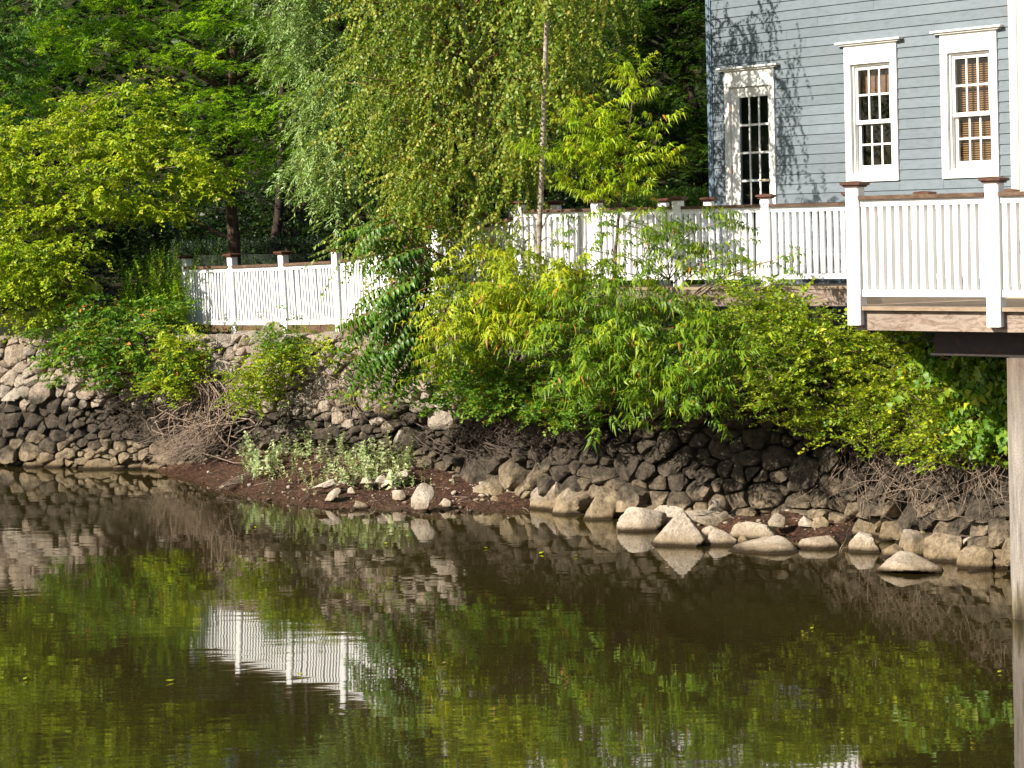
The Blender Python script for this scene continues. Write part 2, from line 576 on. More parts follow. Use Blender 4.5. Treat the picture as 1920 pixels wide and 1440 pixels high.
def wtop(s):
    """height of the wall's top at arc length s"""
    x = np.interp(s, _seg, _fx / _fy * F + CX)
    return float(np.interp(x, [-900, 0, 300, 450, 640, 850, 1000, 1300, 1900, 2500], [1.95, 1.95, 2.0, 2.05, 2.08, 2.0, 1.9, 1.85, 1.95, 2.0]))


def wall_at(s, z, out=0.0):
    x, y = float(np.interp(s, _seg, _fx)), float(np.interp(s, _seg, _fy))
    x2, y2 = float(np.interp(s + .15, _seg, _fx)), float(np.interp(s + .15, _seg, _fy))
    x1, y1 = float(np.interp(s - .15, _seg, _fx)), float(np.interp(s - .15, _seg, _fy))
    d = Vector((x2 - x1, y2 - y1, 0)).normalized()
    n = Vector((d.y, -d.x, 0))                           # towards the river
    return Vector((x, y, 0)) + n * (out - BATTER * z) + Vector((0, 0, z)), d, n


def s_of(xpx):
    """arc length where the foot crosses pixel column xpx"""
    col = _fx / _fy * F + CX
    return float(np.interp(xpx, col, _seg))


# ------------------------------------------------------------------ water, ground, mud
mb = MB()
mb.add([(-500, -120, 0), (500, -120, 0), (500, 300, 0), (-500, 300, 0)], [(0, 1, 2, 3)])
tag(mb.build('river', MATS['river_water']), 'still brown green river reflecting the trees', None, None, 'structure')


def hill(x, y):
    k = min(max((y - 52) / 36, 0), 1)
    return 16.0 * k * k * (3 - 2 * k)


ss = np.linspace(.5, _seg[-1] - .5, 150)
offs = [0, .4, .9, 1.6, 2.6, 4, 6, 9, 13, 18, 24, 31, 40, 55, 80, 140, 260]
rows = []
for s in ss:
    zt = wtop(s) - .07
    p, d, n = wall_at(s, zt, -.22)
    rows.append([Vector((p.x * (1 + o / 60), p.y + o, zt + hill(p.x, p.y + o) + mnoise.noise(Vector((p.x, p.y + o, 0)) * .7) * .05 * min(o, 1))) for o in offs])
for sgn, side in ((-1, rows[0]), (1, rows[-1])):          # the banks go on beyond the frame
    for k, ext in enumerate((14, 40, 120, 320)):
        new = [Vector((q.x + sgn * ext, q.y + ext * (.35 if sgn < 0 else -.15), q.z if i else q.z - (1.2 if i == 0 else 0))) for i, q in enumerate(side)]
        (rows.insert(0, new) if sgn < 0 else rows.append(new))
mb = MB()
nn = len(offs)
mb.add([p for r in rows for p in r], [(i * nn + j, (i + 1) * nn + j, (i + 1) * nn + j + 1, i * nn + j + 1) for i in range(len(rows) - 1) for j in range(nn - 1)])
tag(mb.build('ground', MATS['ground_soil'], smooth=True), 'soil of the bank behind the river wall', None, None, 'structure')

# mud bank exposed below the wall, and a small one between the boulders
def mud(name, edge, back_z, label, seed):
    """edge: water's edge in pixels; the bank rises from it to the wall"""
    mb = MB()
    ed = spline([PZ(x, y, 0) for x, y in edge], 150)
    m = 50
    vs = []
    for i, e in enumerate(ed):
        col = e.x / e.y * F + CX
        s = s_of(col)
        zb = float(np.interp(col, [b[0] for b in back_z], [b[1] for b in back_z]))
        q, d, n = wall_at(s, zb, .0)
        q = q - n * .25
        for j in range(m):
            t = j / (m - 1)
            t2 = -.12 + 1.12 * t
            p = e.lerp(q, t2)
            z = zb * (max(t2, 0) ** 1.25) + t2 * .02 if t2 > 0 else t2 * .8
            z += (mnoise.noise(p * 2.2 + Vector((seed, 0, 0))) * .06 + mnoise.noise(p * 7.0) * .03 + mnoise.noise(p * 17.0) * .014) * min(max(t2, 0) * 5, 1)
            vs.append((p.x, p.y, z))
    fs = [(i * m + j, (i + 1) * m + j, (i + 1) * m + j + 1, i * m + j + 1) for i in range(149) for j in range(m - 1)]
    mb.add(vs, fs)
    return tag(mb.build(name, MATS['mud_wet'], smooth=True), label, None, None, 'structure')


MUD_EDGE = [(215, 872), (270, 880), (330, 893), (415, 917), (490, 938), (590, 951), (740, 958), (890, 962), (985, 957), (1030, 950)]
MUD_BACK = [(200, .02), (330, .3), (480, .5), (640, .5), (760, .42), (850, .32), (930, .18), (1000, .06), (1030, .02)]
mud('mud_bank', MUD_EDGE, MUD_BACK, 'dark red brown mud bank below the stone wall', 0)
MUD2_EDGE = [(1235, 985), (1300, 1004), (1390, 1008), (1480, 1014), (1560, 1016), (1600, 1005)]
MUD2_BACK = [(1230, .05), (1300, .12), (1480, .2), (1560, .16), (1600, .05)]
mud('mud_patch', MUD2_EDGE, MUD2_BACK, 'small mud patch behind the pale boulders', 9)


def mud_z(x, y):
    """rough height of the main mud bank at plan position"""
    col = x / y * F + CX
    e = min((PZ(a, b, 0) for a, b in MUD_EDGE), key=lambda q: abs(q.x / q.y * F + CX - col))
    return 0


# ------------------------------------------------------------------ stones
def clip(poly, nx, ny, c):
    out = []
    for i in range(len(poly)):
        a, b = poly[i], poly[(i + 1) % len(poly)]
        da, db = nx * a[0] + ny * a[1] - c, nx * b[0] + ny * b[1] - c
        if da <= 0: out.append(a)
        if (da < 0 < db) or (db < 0 < da):
            t = da / (da - db)
            out.append((a[0] + (b[0] - a[0]) * t, a[1] + (b[1] - a[1]) * t))
    return out


def pack(s0, s1, z0, z1f, size, asp, gap, spread, g):
    """irregular masonry: weighted cells over the wall face; returns polygons in (s, z)"""
    A = np.zeros((3000, 3)); n = 0; fails = 0
    while fails < 700 and n < 2990:
        s = g.uniform(s0, s1)
        z = g.uniform(z0, z1f(s))
        r = size(s, z) * math.exp(g.normal(0, spread)) * .5
        if n and not ((A[:n, 0] - s) ** 2 + ((A[:n, 1] - z) * asp) ** 2 > ((A[:n, 2] + r) * .86) ** 2).all():
            fails += 1
            continue
        A[n] = (s, z, r); n += 1; fails = 0
    a = A[:n, :2].copy(); rad = A[:n, 2].copy()
    a2 = a * np.array([1, asp])
    polys = []
    for i in range(len(a2)):
        p = a2[i]
        R = 1.3
        top = z1f(a[i][0]) * asp
        poly = [(max(p[0] - R, s0), max(p[1] - R, z0 * asp)), (min(p[0] + R, s1), max(p[1] - R, z0 * asp)),
                (min(p[0] + R, s1), min(p[1] + R, top)), (max(p[0] - R, s0), min(p[1] + R, top))]
        d = a2 - p
        L = np.hypot(d[:, 0], d[:, 1])
        for j in np.argsort(L)[1:26]:
            nx, ny = d[j] / L[j]
            t = .5 * L[j] + (rad[i] ** 2 - rad[j] ** 2) / (2 * L[j])
            poly = clip(poly, nx, ny, nx * p[0] + ny * p[1] + t - gap * g.uniform(.5, 1.6))
            if len(poly) < 3: break
        if len(poly) >= 3:
            polys.append([(x, y / asp) for x, y in poly])
    return polys


def chaikin(poly, k=1, w=.22):
    for _ in range(k):
        out = []
        for i in range(len(poly)):
            a, b = np.array(poly[i]), np.array(poly[(i + 1) % len(poly)])
            out += [tuple(a * (1 - w) + b * w), tuple(a * w + b * (1 - w))]
        poly = out
    return poly


def ico_sphere(k):
    v = [Vector(q).normalized() for q in ico0]
    f = list(icof0)
    for _ in range(k):
        mid, nf = {}, []

        def m_(a, b):
            key = (min(a, b), max(a, b))
            if key not in mid:
                v.append((v[a] + v[b]).normalized()); mid[key] = len(v) - 1
            return mid[key]
        for a, b, c in f:
            x, y, z = m_(a, b), m_(b, c), m_(c, a)
            nf += [(a, x, z), (b, y, x), (c, z, y), (x, y, z)]
        f = nf
    return np.array(v), np.array(f)


ico0 = [(0, 0, 1), (.89, 0, .45), (.28, .85, .45), (-.72, .53, .45), (-.72, -.53, .45), (.28, -.85, .45), (.72, .53, -.45), (-.28, .85, -.45), (-.89, 0, -.45), (-.28, -.85, -.45), (.72, -.53, -.45), (0, 0, -1)]
icof0 = [(0, 1, 2), (0, 2, 3), (0, 3, 4), (0, 4, 5), (0, 5, 1), (1, 6, 2), (2, 7, 3), (3, 8, 4), (4, 9, 5), (5, 10, 1), (1, 10, 6), (2, 6, 7), (3, 7, 8), (4, 8, 9), (5, 9, 10), (11, 7, 6), (11, 8, 7), (11, 9, 8), (11, 10, 9), (11, 6, 10)]
SPH = {k: ico_sphere(k) for k in (2, 3)}


def hewn(N, d, g, p=14.0, amp=.05, level=2, ext=None):
    """a rock bounded by planes (normals N, distances d), edges worn by p, skin uneven by amp; vertices round the origin"""
    V, T = SPH[level]
    N = np.asarray(N, float); N /= np.linalg.norm(N, axis=1)[:, None]
    d = np.asarray(d, float)
    dirs = V
    if ext is not None:                                   # spread the vertices evenly over a flat or long rock
        dirs = V * np.asarray(ext); dirs = dirs / np.linalg.norm(dirs, axis=1)[:, None]
    q = np.maximum(dirs @ N.T, 0) / d
    r = (q ** p).sum(1) ** (-1 / p)
    X = dirs * r[:, None]
    sz = np.abs(X).max()
    w = np.zeros(len(X))
    for f_, a_ in ((2.0, .5), (4.0, .35), (8.0, .25), (15.0, .2), (27.0, .14)):
        for _ in range(3):
            k_ = g.normal(size=3) * f_ / sz
            w += a_ / 3 * np.sin(X @ k_ * 1.7 + g.uniform(0, 6.28))
    return X * (1 + amp * w)[:, None], T


def stone(parent, poly, name, m, g, bulge=.07, depth=.25, rough=.5, proud=.0):
    """one stone of the wall, hewn to its cell, its face broken into a few uneven facets"""
    c = np.mean(poly, axis=0)
    w = np.ptp([p[0] for p in poly]); h = np.ptp([p[1] for p in poly])
    if w < .06 or h < .045: return None
    N, d = [], []
    for i in range(len(poly)):
        a, b = np.array(poly[i]), np.array(poly[(i + 1) % len(poly)])
        e = b - a
        L = np.hypot(*e)
        if L < .012: continue
        n2 = np.array([e[1], -e[0]]) / L
        dist = float((a - c) @ n2)
        if dist < .012: continue
        N.append((n2[0], n2[1], g.normal(.1, .16))); d.append(dist * g.uniform(.96, 1.07))
    size = max(w, h)
    face = bulge * min(1.2, size / .34) + .02
    for _ in range(int(g.integers(2, 5))):
        N.append((g.normal(0, .5), g.normal(.2, .45), 1.0)); d.append(face * g.uniform(.7, 1.25))
    N.append((0, 0, -1)); d.append(depth)
    X, T = hewn(N, d, g, g.uniform(9, 34), .08 * rough * 2, 3 if size > .4 else 2, (w, h, min(w, h) * 1.1))
    pc, du_, n_ = wall_at(c[0], c[1], proud)
    tilt = g.normal(0, .05)
    W_ = np.array(pc)[None] + X[:, :1] * np.array(du_)[None] + (X[:, 2:3] - BATTER * X[:, 1:2]) * np.array(n_)[None] + X[:, 1:2] * np.array([[0, 0, 1.0]])
    o = np_mesh(name, W_, T[:, ::-1] if False else T, m, parent, tuple(pc), smooth=True)
    o.data.set_sharp_from_angle(angle=.62)
    return o


def wall_core(name, s0, s1, m, parent, out=-.2, back=-.8):
    mb = MB()
    rings = []
    for s in np.linspace(s0, s1, max(4, int((s1 - s0) * 2))):
        zt = wtop(s) - .1
        rings.append([wall_at(s, -.4, out)[0], wall_at(s, -.4, back)[0], wall_at(s, zt, back)[0], wall_at(s, zt, out)[0]])
    mb.loft(rings)
    return mb.build(name, m, parent)


def build_wall(name, label, xa, xb, size, asp, gap, spread, seed, core, bulge, rough, proud=0.0, sm='wall_stone'):
    g = np.random.default_rng(seed)
    s0, s1 = s_of(xa), s_of(xb)
    base = wall_at((s0 + s1) / 2, 0)[0]
    t = empty(name, base, label, 'wall')
    wall_core('core', s0, s1, MATS[core], t, -.07 if 'mortar' in core else -.2)
    polys = pack(s0, s1, -.12, wtop, size, asp, gap, spread, g)
    area = lambda p: abs(sum(p[i][0] * p[(i + 1) % len(p)][1] - p[(i + 1) % len(p)][0] * p[i][1] for i in range(len(p)))) / 2
    def shown(p):
        q = wall_at(*np.mean(p, axis=0))[0]
        col = q.x / q.y * F + CX
        return area(p) * (1.0 if -20 < col < 1910 else .05)
    polys.sort(key=shown, reverse=True)
    rest = MB()
    for k, p in enumerate(polys):
        o = stone(t, p, 'stone', MATS[sm], g, bulge, .25, rough, proud + g.normal(0, .028))
        if o is not None and k >= 298:                    # past the limit: the smallest stones join into one piece
            w0 = WORLD[o]
            rest.add([v.co + w0 for v in o.data.vertices], [tuple(f.vertices) for f in o.data.polygons])
            bpy.data.objects.remove(o)
    if rest.v:
        tag(rest.build('small_stones', MATS[sm], t, smooth=True), None, None, None, 'stuff')
    return len(polys)


nl = build_wall('mortared_wall', 'pale mortared fieldstone wall at the far end of the bank', -320, 112, lambda s, z: .26, 1.3, .009, .28, 3, 'wall_core_mortar', .04, .5)
nm = build_wall('dry_stone_wall', 'old dry stone river wall of small rubble below the short fence', 112, 850,
                lambda s, z: .27 if z > 1.0 else .23, 1.6, .012, .42, 4, 'wall_core_earth', .07, .7)
nr = build_wall('boulder_wall', 'dark river wall of big fieldstones below the bushes and deck', 850, 2060,
                lambda s, z: .31, 1.35, .011, .45, 5, 'wall_core_earth', .07, .6, sm='dark_wall_stone')
print('stones', nl, nm, nr)

# coping stones lying on top of the wall in front of the short fence
g = np.random.default_rng(8)


def rock(name, outline, center, depth, m, label=None, cat='rock', group=None, parent=None, seed=1, lean=.35, facing=0.0, p=16, amp=.085):
    """a rock with the given outline (metres, x and z) and real depth, split into facets; facing turns it about z"""
    g_ = np.random.default_rng(seed)
    poly = [q for i, q in enumerate(outline) if i < 2 or g_.random() > .25]
    poly = [(q[0] * g_.uniform(.93, 1.07), q[1] * g_.uniform(.93, 1.07)) for q in poly]
    if len(poly) < 4: poly = outline
    c = np.array([(min(q[0] for q in poly) + max(q[0] for q in poly)) / 2, min(q[1] for q in poly) + .42 * np.ptp([q[1] for q in poly])])
    w = np.ptp([q[0] for q in poly]); h = np.ptp([q[1] for q in poly])
    N, d = [], []
    for i in range(len(poly)):
        a, b = np.array(poly[i]), np.array(poly[(i + 1) % len(poly)])
        e = b - a
        L = np.hypot(*e)
        if L < .004: continue
        n2 = np.array([e[1], -e[0]]) / L
        dist = float((a - c) @ n2)
        if dist < .008: continue
        N.append((n2[0], g_.normal(-.05, .22), n2[1])); d.append(dist)
    for _ in range(3):
        N.append((g_.normal(0, .4), -1.0, g_.uniform(.25, 1.1))); d.append(depth * .5 * g_.uniform(.7, 1.05))
        N.append((g_.normal(0, .5), 1.0, g_.uniform(.1, .8))); d.append(depth * .5 * g_.uniform(.7, 1.05))
    X, T = hewn(N, d, g_, p, amp * .75, 3, (w, depth, h))
    X = X + np.array([c[0], 0, c[1]])
    ca, sa = math.cos(facing), math.sin(facing)
    R = np.array([[ca, -sa, 0], [sa, ca, 0], [0, 0, 1]])
    W_ = X @ R.T + np.array(center)[None]
    T2 = T
    o = np_mesh(name, W_, T2, m, parent, tuple(W_.mean(0)), smooth=True)
    o.data.set_sharp_from_angle(angle=.55)
    if label: tag(o, label, cat, group)
    return o


def px_rock(name, label, box, z, m, shape, seed, depth=None, group=None, lean=.35, facing=-.25, **kw):
    """a rock from its box in the photograph (x0, y0, x1, y1), standing at height z"""
    x0, y0, x1, y1 = box
    b = PZ((x0 + x1) / 2, y1, z)
    sc = b.y / F
    w, h = (x1 - x0) * sc, (y1 - y0) * sc
    depth = depth or w * .7
    w, h = w * 1.1, h * 1.12
    out = [((fx - .5) * w, fz * h - .04) for fx, fz in shape]
    return rock(name, out, b + Vector((0, depth * .4, 0)), depth, m, label, 'rock', group, seed=seed, lean=lean, facing=facing, p=[30, 70, 44, 60, 36][seed % 5], **kw)


ROUND = [(.1, 0), (.9, 0), (1, .35), (.93, .8), (.68, 1), (.3, .97), (.05, .72), (0, .3)]
BLOCK = [(.05, 0), (.95, 0), (1, .55), (.95, .88), (.7, 1), (.22, .95), (.02, .75), (0, .25)]
TRI = [(0, .0), (.98, 0), (1, .18), (.8, .55), (.56, 1), (.5, .98), (.2, .42)]
FLAT = [(0, 0), (1, 0), (.97, .25), (.7, .75), (.45, 1), (.25, .8), (.08, .35)]
SLAB = [(0, .1), (.2, 0), (.95, 0), (1, .3), (.85, .75), (.4, 1), (.1, .8)]
MOUND = [(0, 0), (1, 0), (.95, .45), (.75, .85), (.5, 1), (.25, .88), (.05, .5)]
BS, FS = MATS['boulder_stone'], MATS['foot_stone']
ROCKS = [
    ((1161, 950, 1238, 996), 0, BS, BLOCK, 'pale block shaped boulder, first of the row at the water edge'),
    ((1224, 960, 1326, 1023), 0, BS, TRI, 'pale pointed triangular boulder standing in the water'),
    ((1325, 990, 1384, 1023), 0, BS, MOUND, 'small pale rounded boulder beside the pointed triangular one'),
    ((1376, 1000, 1514, 1035), 0, BS, FLAT, 'wide low pale boulder lying in the water'),
    ((1500, 1005, 1578, 1030), 0, BS, SLAB, 'pitted pale slab at the water edge beyond the wide low boulder'),
    ((1374, 978, 1458, 1006), .03, BS, SLAB, 'flat pale slab on mud behind the wide low boulder'),
    ((1291, 948, 1389, 983), .06, BS, [(0, .1), (.1, 0), (.9, 0), (1, .4), (.9, .95), (.6, .7), (.3, .75), (.1, .8)], 'long pale saddle shaped boulder at the foot of the wall'),
    ((1243, 946, 1293, 980), .05, BS, ROUND, 'rounded pale boulder behind the triangular one'),
    ((1216, 939, 1254, 977), .06, BS, ROUND, 'upright pale boulder behind the block shaped one'),
    ((1326, 934, 1363, 958), .18, FS, ROUND, 'small round stone resting on the saddle shaped boulder'),
    ((1316, 984, 1362, 1004), .02, BS, SLAB, 'narrow curved stone on the mud patch'),
    ((1382, 1000, 1408, 1020), .01, FS, MOUND, 'small brown stone half hidden by the wide low boulder'),
    ((1596, 998, 1654, 1036), 0, BS, [(0, 0), (1, 0), (.95, .5), (.7, .85), (.3, 1), (.1, .6)], 'tan wedge shaped boulder standing in the water by a thin stick'),
    ((1651, 1040, 1770, 1075), 0, BS, [(0, 0), (1, 0), (1, .35), (.75, .75), (.35, 1), (.2, .75)], 'white slab lying alone out in the water'),
    ((1742, 988, 1808, 1052), 0, FS, BLOCK, 'big pitted tan boulder at the wall foot near the pier'),
    ((1690, 996, 1748, 1040), .01, FS, BLOCK, 'ochre stained boulder against the wall foot'),
    ((1801, 1024, 1871, 1067), 0, FS, ROUND, 'round tan boulder with a grey face beside the pier'),
    ((1810, 1062, 1842, 1074), 0, BS, FLAT, 'small white stone in the water near the pier'),
    ((1655, 1020, 1706, 1045), 0, FS, FLAT, 'flat brown stone behind the lone white slab'),
    ((1812, 1003, 1849, 1026), .12, BS, ROUND, 'smooth egg shaped stone on top of the round tan boulder'),
    ((1842, 980, 1893, 1040), .0, FS, BLOCK, 'tall cracked tan boulder touching the pier edge'),
    ((1579, 1016, 1596, 1032), 0, BS, MOUND, 'tiny tan stone left of the wedge shaped boulder'),
    ((1524, 964, 1556, 984), .12, FS, ROUND, 'rounded olive stone at the back of the mud patch'),
    ((1500, 962, 1524, 982), .12, BS, ROUND, 'small pale cobble beside the olive stone'),
    ((1443, 960, 1474, 980), .14, FS, ROUND, 'mossy cobble at the back edge of the mud patch'),
    ((995, 899, 1053, 955), .0, FS, BLOCK, 'first big tan boulder of the wall foot beside the mud bank'),
    ((1041, 910, 1101, 964), .0, FS, [(.0, 0), (1, 0), (.97, .6), (.85, 1), (.3, .97), (.12, .6)], 'tan boulder with rust stain, second of the wall foot'),
    ((1099, 904, 1160, 972), .0, FS, [(0, 0), (.95, 0), (1, .5), (.9, .9), (.6, 1), (.25, .7)], 'tall tan boulder, third of the wall foot'),
    ((1155, 932, 1224, 957), .1, FS, SLAB, 'long mossy slab above the block shaped boulder'),
    ((778, 900, 815, 944), .12, BS, [(.15, 0), (.6, 0), (1, .4), (.95, .9), (.7, 1), (.3, .85), (0, .3)], 'pale upright rock casting a shadow on the mud bank'),
    ((828, 931, 848, 947), .05, BS, SLAB, 'small tilted pale rock near the upright one on mud'),
    ((736, 911, 760, 931), .12, BS, SLAB, 'small pale tilted stone on the open mud'),
    ((714, 880, 764, 906), .22, BS, [(0, 0), (.5, .1), (1, .5), (.98, .95), (.6, .85), (.15, .35)], 'long pale slab sloping on the mud below the leafy herbs'),
    ((701, 887, 731, 902), .24, BS, FLAT, 'low pale stone touching the long sloping slab'),
    ((676, 890, 702, 902), .26, BS, FLAT, 'flat pale stone near the herbs, end of the slab row'),
    ((666, 933, 690, 951), .03, BS, SLAB, 'pale chip shaped stone at the edge of the mud'),
    ((889, 905, 954, 931), .1, FS, SLAB, 'mossy flat rock on the mud against the wall'),
    ((910, 928, 944, 943), .04, BS, FLAT, 'grey flat stone in front of the mossy rock'),
    ((586, 888, 632, 911), .22, BS, [(0, 0), (.6, 0), (1, .35), (.9, .8), (.75, 1), (.4, .95)], 'pale flat topped block among the herbs on mud'),
    ((609, 908, 643, 937), .08, BS, [(0, 0), (.25, .05), (.9, .6), (1, .95), (.75, 1), (.3, .6)], 'pale slanted wedge of rock lying on the mud'),
    ((652, 908, 668, 920), .16, BS, SLAB, 'small sharp stone on mud right of the slanted wedge'),
]
for k, (bx_, z_, m_, sh_, lab_) in enumerate(ROCKS):
    px_rock('boulder' if bx_[2] - bx_[0] > 45 else 'rock', lab_, bx_, z_, m_, sh_, 20 + k)
for k, (bx_, z_, lab_) in enumerate([((378, 601, 427, 617), 2.02, 'grey flat rock lying on the wall top before the fence'),
                                     ((490, 600, 538, 622), 2.05, 'pinkish rock on the wall top before the third fence panel'),
                                     ((635, 612, 668, 632), 2.05, 'reddish block on the wall end under the drooping leaves')]):
    px_rock('rock', lab_, bx_, z_, MATS['wall_stone'], BLOCK if k == 0 else MOUND, 90 + k, lean=.2)

# pebbles strewn over the mud: nobody could count them
g = np.random.default_rng(21)
mb = MB()
ico = [(0, 0, 1), (.89, 0, .45), (.28, .85, .45), (-.72, .53, .45), (-.72, -.53, .45), (.28, -.85, .45), (.72, .53, -.45), (-.28, .85, -.45), (-.89, 0, -.45), (-.28, -.85, -.45), (.72, -.53, -.45), (0, 0, -1)]
icof = [(0, 1, 2), (0, 2, 3), (0, 3, 4), (0, 4, 5), (0, 5, 1), (1, 6, 2), (2, 7, 3), (3, 8, 4), (4, 9, 5), (5, 10, 1), (1, 10, 6), (2, 6, 7), (3, 7, 8), (4, 8, 9), (5, 9, 10), (11, 7, 6), (11, 8, 7), (11, 9, 8), (11, 10, 9), (11, 6, 10)]
deps = bpy.context.evaluated_depsgraph_get()
bpy.context.view_layer.update()
MUDS = [o for o in COL.objects if o.name in ('mud_bank', 'mud_patch')]


def drop(x, y, z0=3.0, objs=None):
    """height of the mud under a plan position, or None"""
    for o in (objs or MUDS):
        ok, loc, nor, idx = o.ray_cast(Vector((x, y, z0)) - o.location, Vector((0, 0, -1)))
        if ok: return loc.z + o.location.z
    return None


for k in range(1500):
    px_, py_ = (g.uniform(360, 1000), g.uniform(880, 960)) if k < 1150 else (g.uniform(1240, 1600), g.uniform(960, 1012))
    if k < 420: py_ = g.uniform(925, 960)
    q = PZ(px_, py_, .05)
    zz_ = drop(q.x, q.y)
    if zz_ is None or zz_ < -.01: continue
    r = min(.04, .007 * math.exp(g.exponential(.55)))
    R = Matrix.Rotation(g.uniform(0, 6.28), 3, 'Z') @ Matrix.Rotation(g.normal(0, .3), 3, 'X')
    sx, sy, sz = r * g.uniform(.8, 1.8), r * g.uniform(.7, 1.2), r * g.uniform(.35, .8)
    mb.add([R @ Vector((a * sx * g.uniform(.85, 1.15), b * sy, c * sz)) + Vector((q.x, q.y, zz_ + sz * .4)) for a, b, c in ico], icof)
tag(mb.build('pebbles', MATS['boulder_stone'], smooth=True), 'pale pebbles and shells strewn over the mud', 'pebbles', None, 'stuff')
# ------------------------------------------------------------------ the blue house
HA = XD(1338, 28.7)                                       # left corner in plan
HB = XD(1905, 25.0)
HU = (HB - HA).normalized()                               # along the wall to the right
HN = Vector((HU.y, -HU.x, 0))                             # out of the wall, towards the river
HL = (HB - HA).length
UP = Vector((0, 0, 1))
DECK = 2.73


def wall_uz(x, y):
    """where the pixel's sight line meets the house wall: along, height"""
    p1 = P(x, y, 10.0); c = Vector((0, 0, H))
    d = p1 - c
    t = (HA - c).dot(HN) / d.dot(HN)
    q = c + d * t
    return (q - HA).dot(HU), q.z


def W(u, z, o=0.0):
    return HA + HU * u + HN * o + UP * z


def wbox(mb, u0, u1, z0, z1, o0, o1):
    return mb.box(W((u0 + u1) / 2, (z0 + z1) / 2, (o0 + o1) / 2), HU * abs(u1 - u0) / 2, UP * abs(z1 - z0) / 2, HN * abs(o1 - o0) / 2)


house = empty('clapboard_house', HA + UP * 2.0, 'blue grey clapboard house with white windows and a glazed door', 'house')
ZB, ZT, HX = 2.0, 8.6, HL + 5.5


def uz_box(x0, y0, x1, y1):
    xm, ym = (x0 + x1) / 2, (y0 + y1) / 2
    return wall_uz(x0, ym)[0], wall_uz(x1, ym)[0], wall_uz(xm, y1)[1], wall_uz(xm, y0)[1]


door_c = uz_box(1365, 130, 1458, 560)                     # casing boxes: u0, u1, z0, z1
win1_c = uz_box(1588, 82, 1686, 340)
win2_c = uz_box(1768, 60, 1874, 333)
door_c = (door_c[0], door_c[1], DECK, door_c[3])
holes = [door_c, win1_c, win2_c]
# clapboards, one board per course and stretch
EXPO = .125
n_c = int((ZT - ZB) / EXPO)
gg = np.random.default_rng(2)
for k in range(n_c):
    z0 = ZB + k * EXPO
    z1 = z0 + EXPO + .012
    spans = [(.05, HL - .02)]
    for (a, b, c, d) in holes:
        if z1 > c + .002 and z0 < d - .002:
            new = []
            for (p, q) in spans:
                if b <= p or a >= q: new.append((p, q)); continue
                if a - p > .01: new.append((p, a - .002))
                if q - b > .01: new.append((b + .002, q))
            spans = new
    for (p, q) in spans:
        cuts = [p]
        if q - p > 2.6 and z0 > 3:
            cuts.append(p + (q - p) * gg.uniform(.25, .75))
        cuts.append(q)
        for a, b in zip(cuts, cuts[1:]):
            mb = MB()
            mb.prism([W(a + .0012, z0, 0), W(a + .0012, z0, .024), W(a + .0012, z1, .007), W(a + .0012, z1, 0)], HU * (b - a - .0024))
            mb.build('clapboard', MATS['house_paint'], house)
    for (a, b, c, d) in holes:                            # the course cut over the head or under the sill
        for (lo, hi) in ((d + .002, z1), (z0, c - .002)):
            if z0 + .004 < lo < z1 - .004 or z0 + .004 < hi < z1 - .004 - .012:
                if hi - lo < .008 or hi - lo > EXPO + .02: continue
                oo = lambda zz: .024 + (.007 - .024) * (zz - z0) / (z1 - z0)
                mb = MB()
                mb.prism([W(a, lo, 0), W(a, lo, oo(lo)), W(a, hi, oo(hi)), W(a, hi, 0)], HU * (b - a))
                mb.build('clapboard', MATS['house_paint'], house)
# shell behind the boards, open at the door and the windows
shell = MB()
us = sorted({0, HX} | {h[0] + .06 for h in holes} | {h[1] - .06 for h in holes})
for a, b in zip(us, us[1:]):
    um = (a + b) / 2
    hit = [h for h in holes if h[0] + .06 - 1e-6 <= um <= h[1] - .06]
    if not hit:
        wbox(shell, a, b, ZB - .6, ZT, -.16, -.001)
    else:
        wbox(shell, a, b, ZB - .6, hit[0][2] + .05, -.16, -.001)
        wbox(shell, a, b, hit[0][3] - .1, ZT, -.16, -.001)
shell.build('wall_core', MATS['interior_dark'], house)
inn = MB()
HD = 7.0
wbox(inn, 0, HX, ZB - .6, ZT, -HD, -HD + .15)
wbox(inn, HX - .15, HX, ZB - .6, ZT, -HD + .151, -.161)
wbox(inn, .151, HX - .151, DECK - .15, DECK - .02, -HD + .152, -.162)
wbox(inn, .151, HX - .151, 5.9, 6.0, -HD + .152, -.162)
inn.build('inner_walls', MATS['interior_dark'], house)
sw = MB()
wbox(sw, 0.002, .15, ZB - .6, ZT, -HD + .151, -.161)
sw.build('side_wall', MATS['house_paint'], house)
rf = MB()
ov = .35
e0, e1 = W(-ov, ZT - .05, ov), W(-ov, ZT - .05, -HD - ov)
rd = W(-ov, ZT + 3.2, -HD / 2)
rf.prism([e0, rd, e1], HU * (HX + 2 * ov))
rf.build('roof', MATS['roof_shingle'], house)
# ribbed corner board
for k, (a, b, o) in enumerate([(-.045, -.012, .03), (-.01, .018, .036), (.02, .044, .03)]):
    mb = MB(); wbox(mb, a, b, ZB - .4, ZT, -.02, o); mb.build('corner_board', MATS['corner_paint'], house)
mb = MB(); wbox(mb, -.05, -.0455, ZB - .4, ZT, -.15, .01); mb.build('corner_board', MATS['corner_paint'], house)
# cream pilaster closing the wall at the other end
mb = MB(); wbox(mb, HL - .018, HL + .09, ZB, ZT, .0, .05); mb.build('pilaster', MATS['cream_paint'], house)
mb = MB(); wbox(mb, HL + .092, HX, ZB, ZT, .0, .035); mb.build('pilaster', MATS['cream_paint'], house)


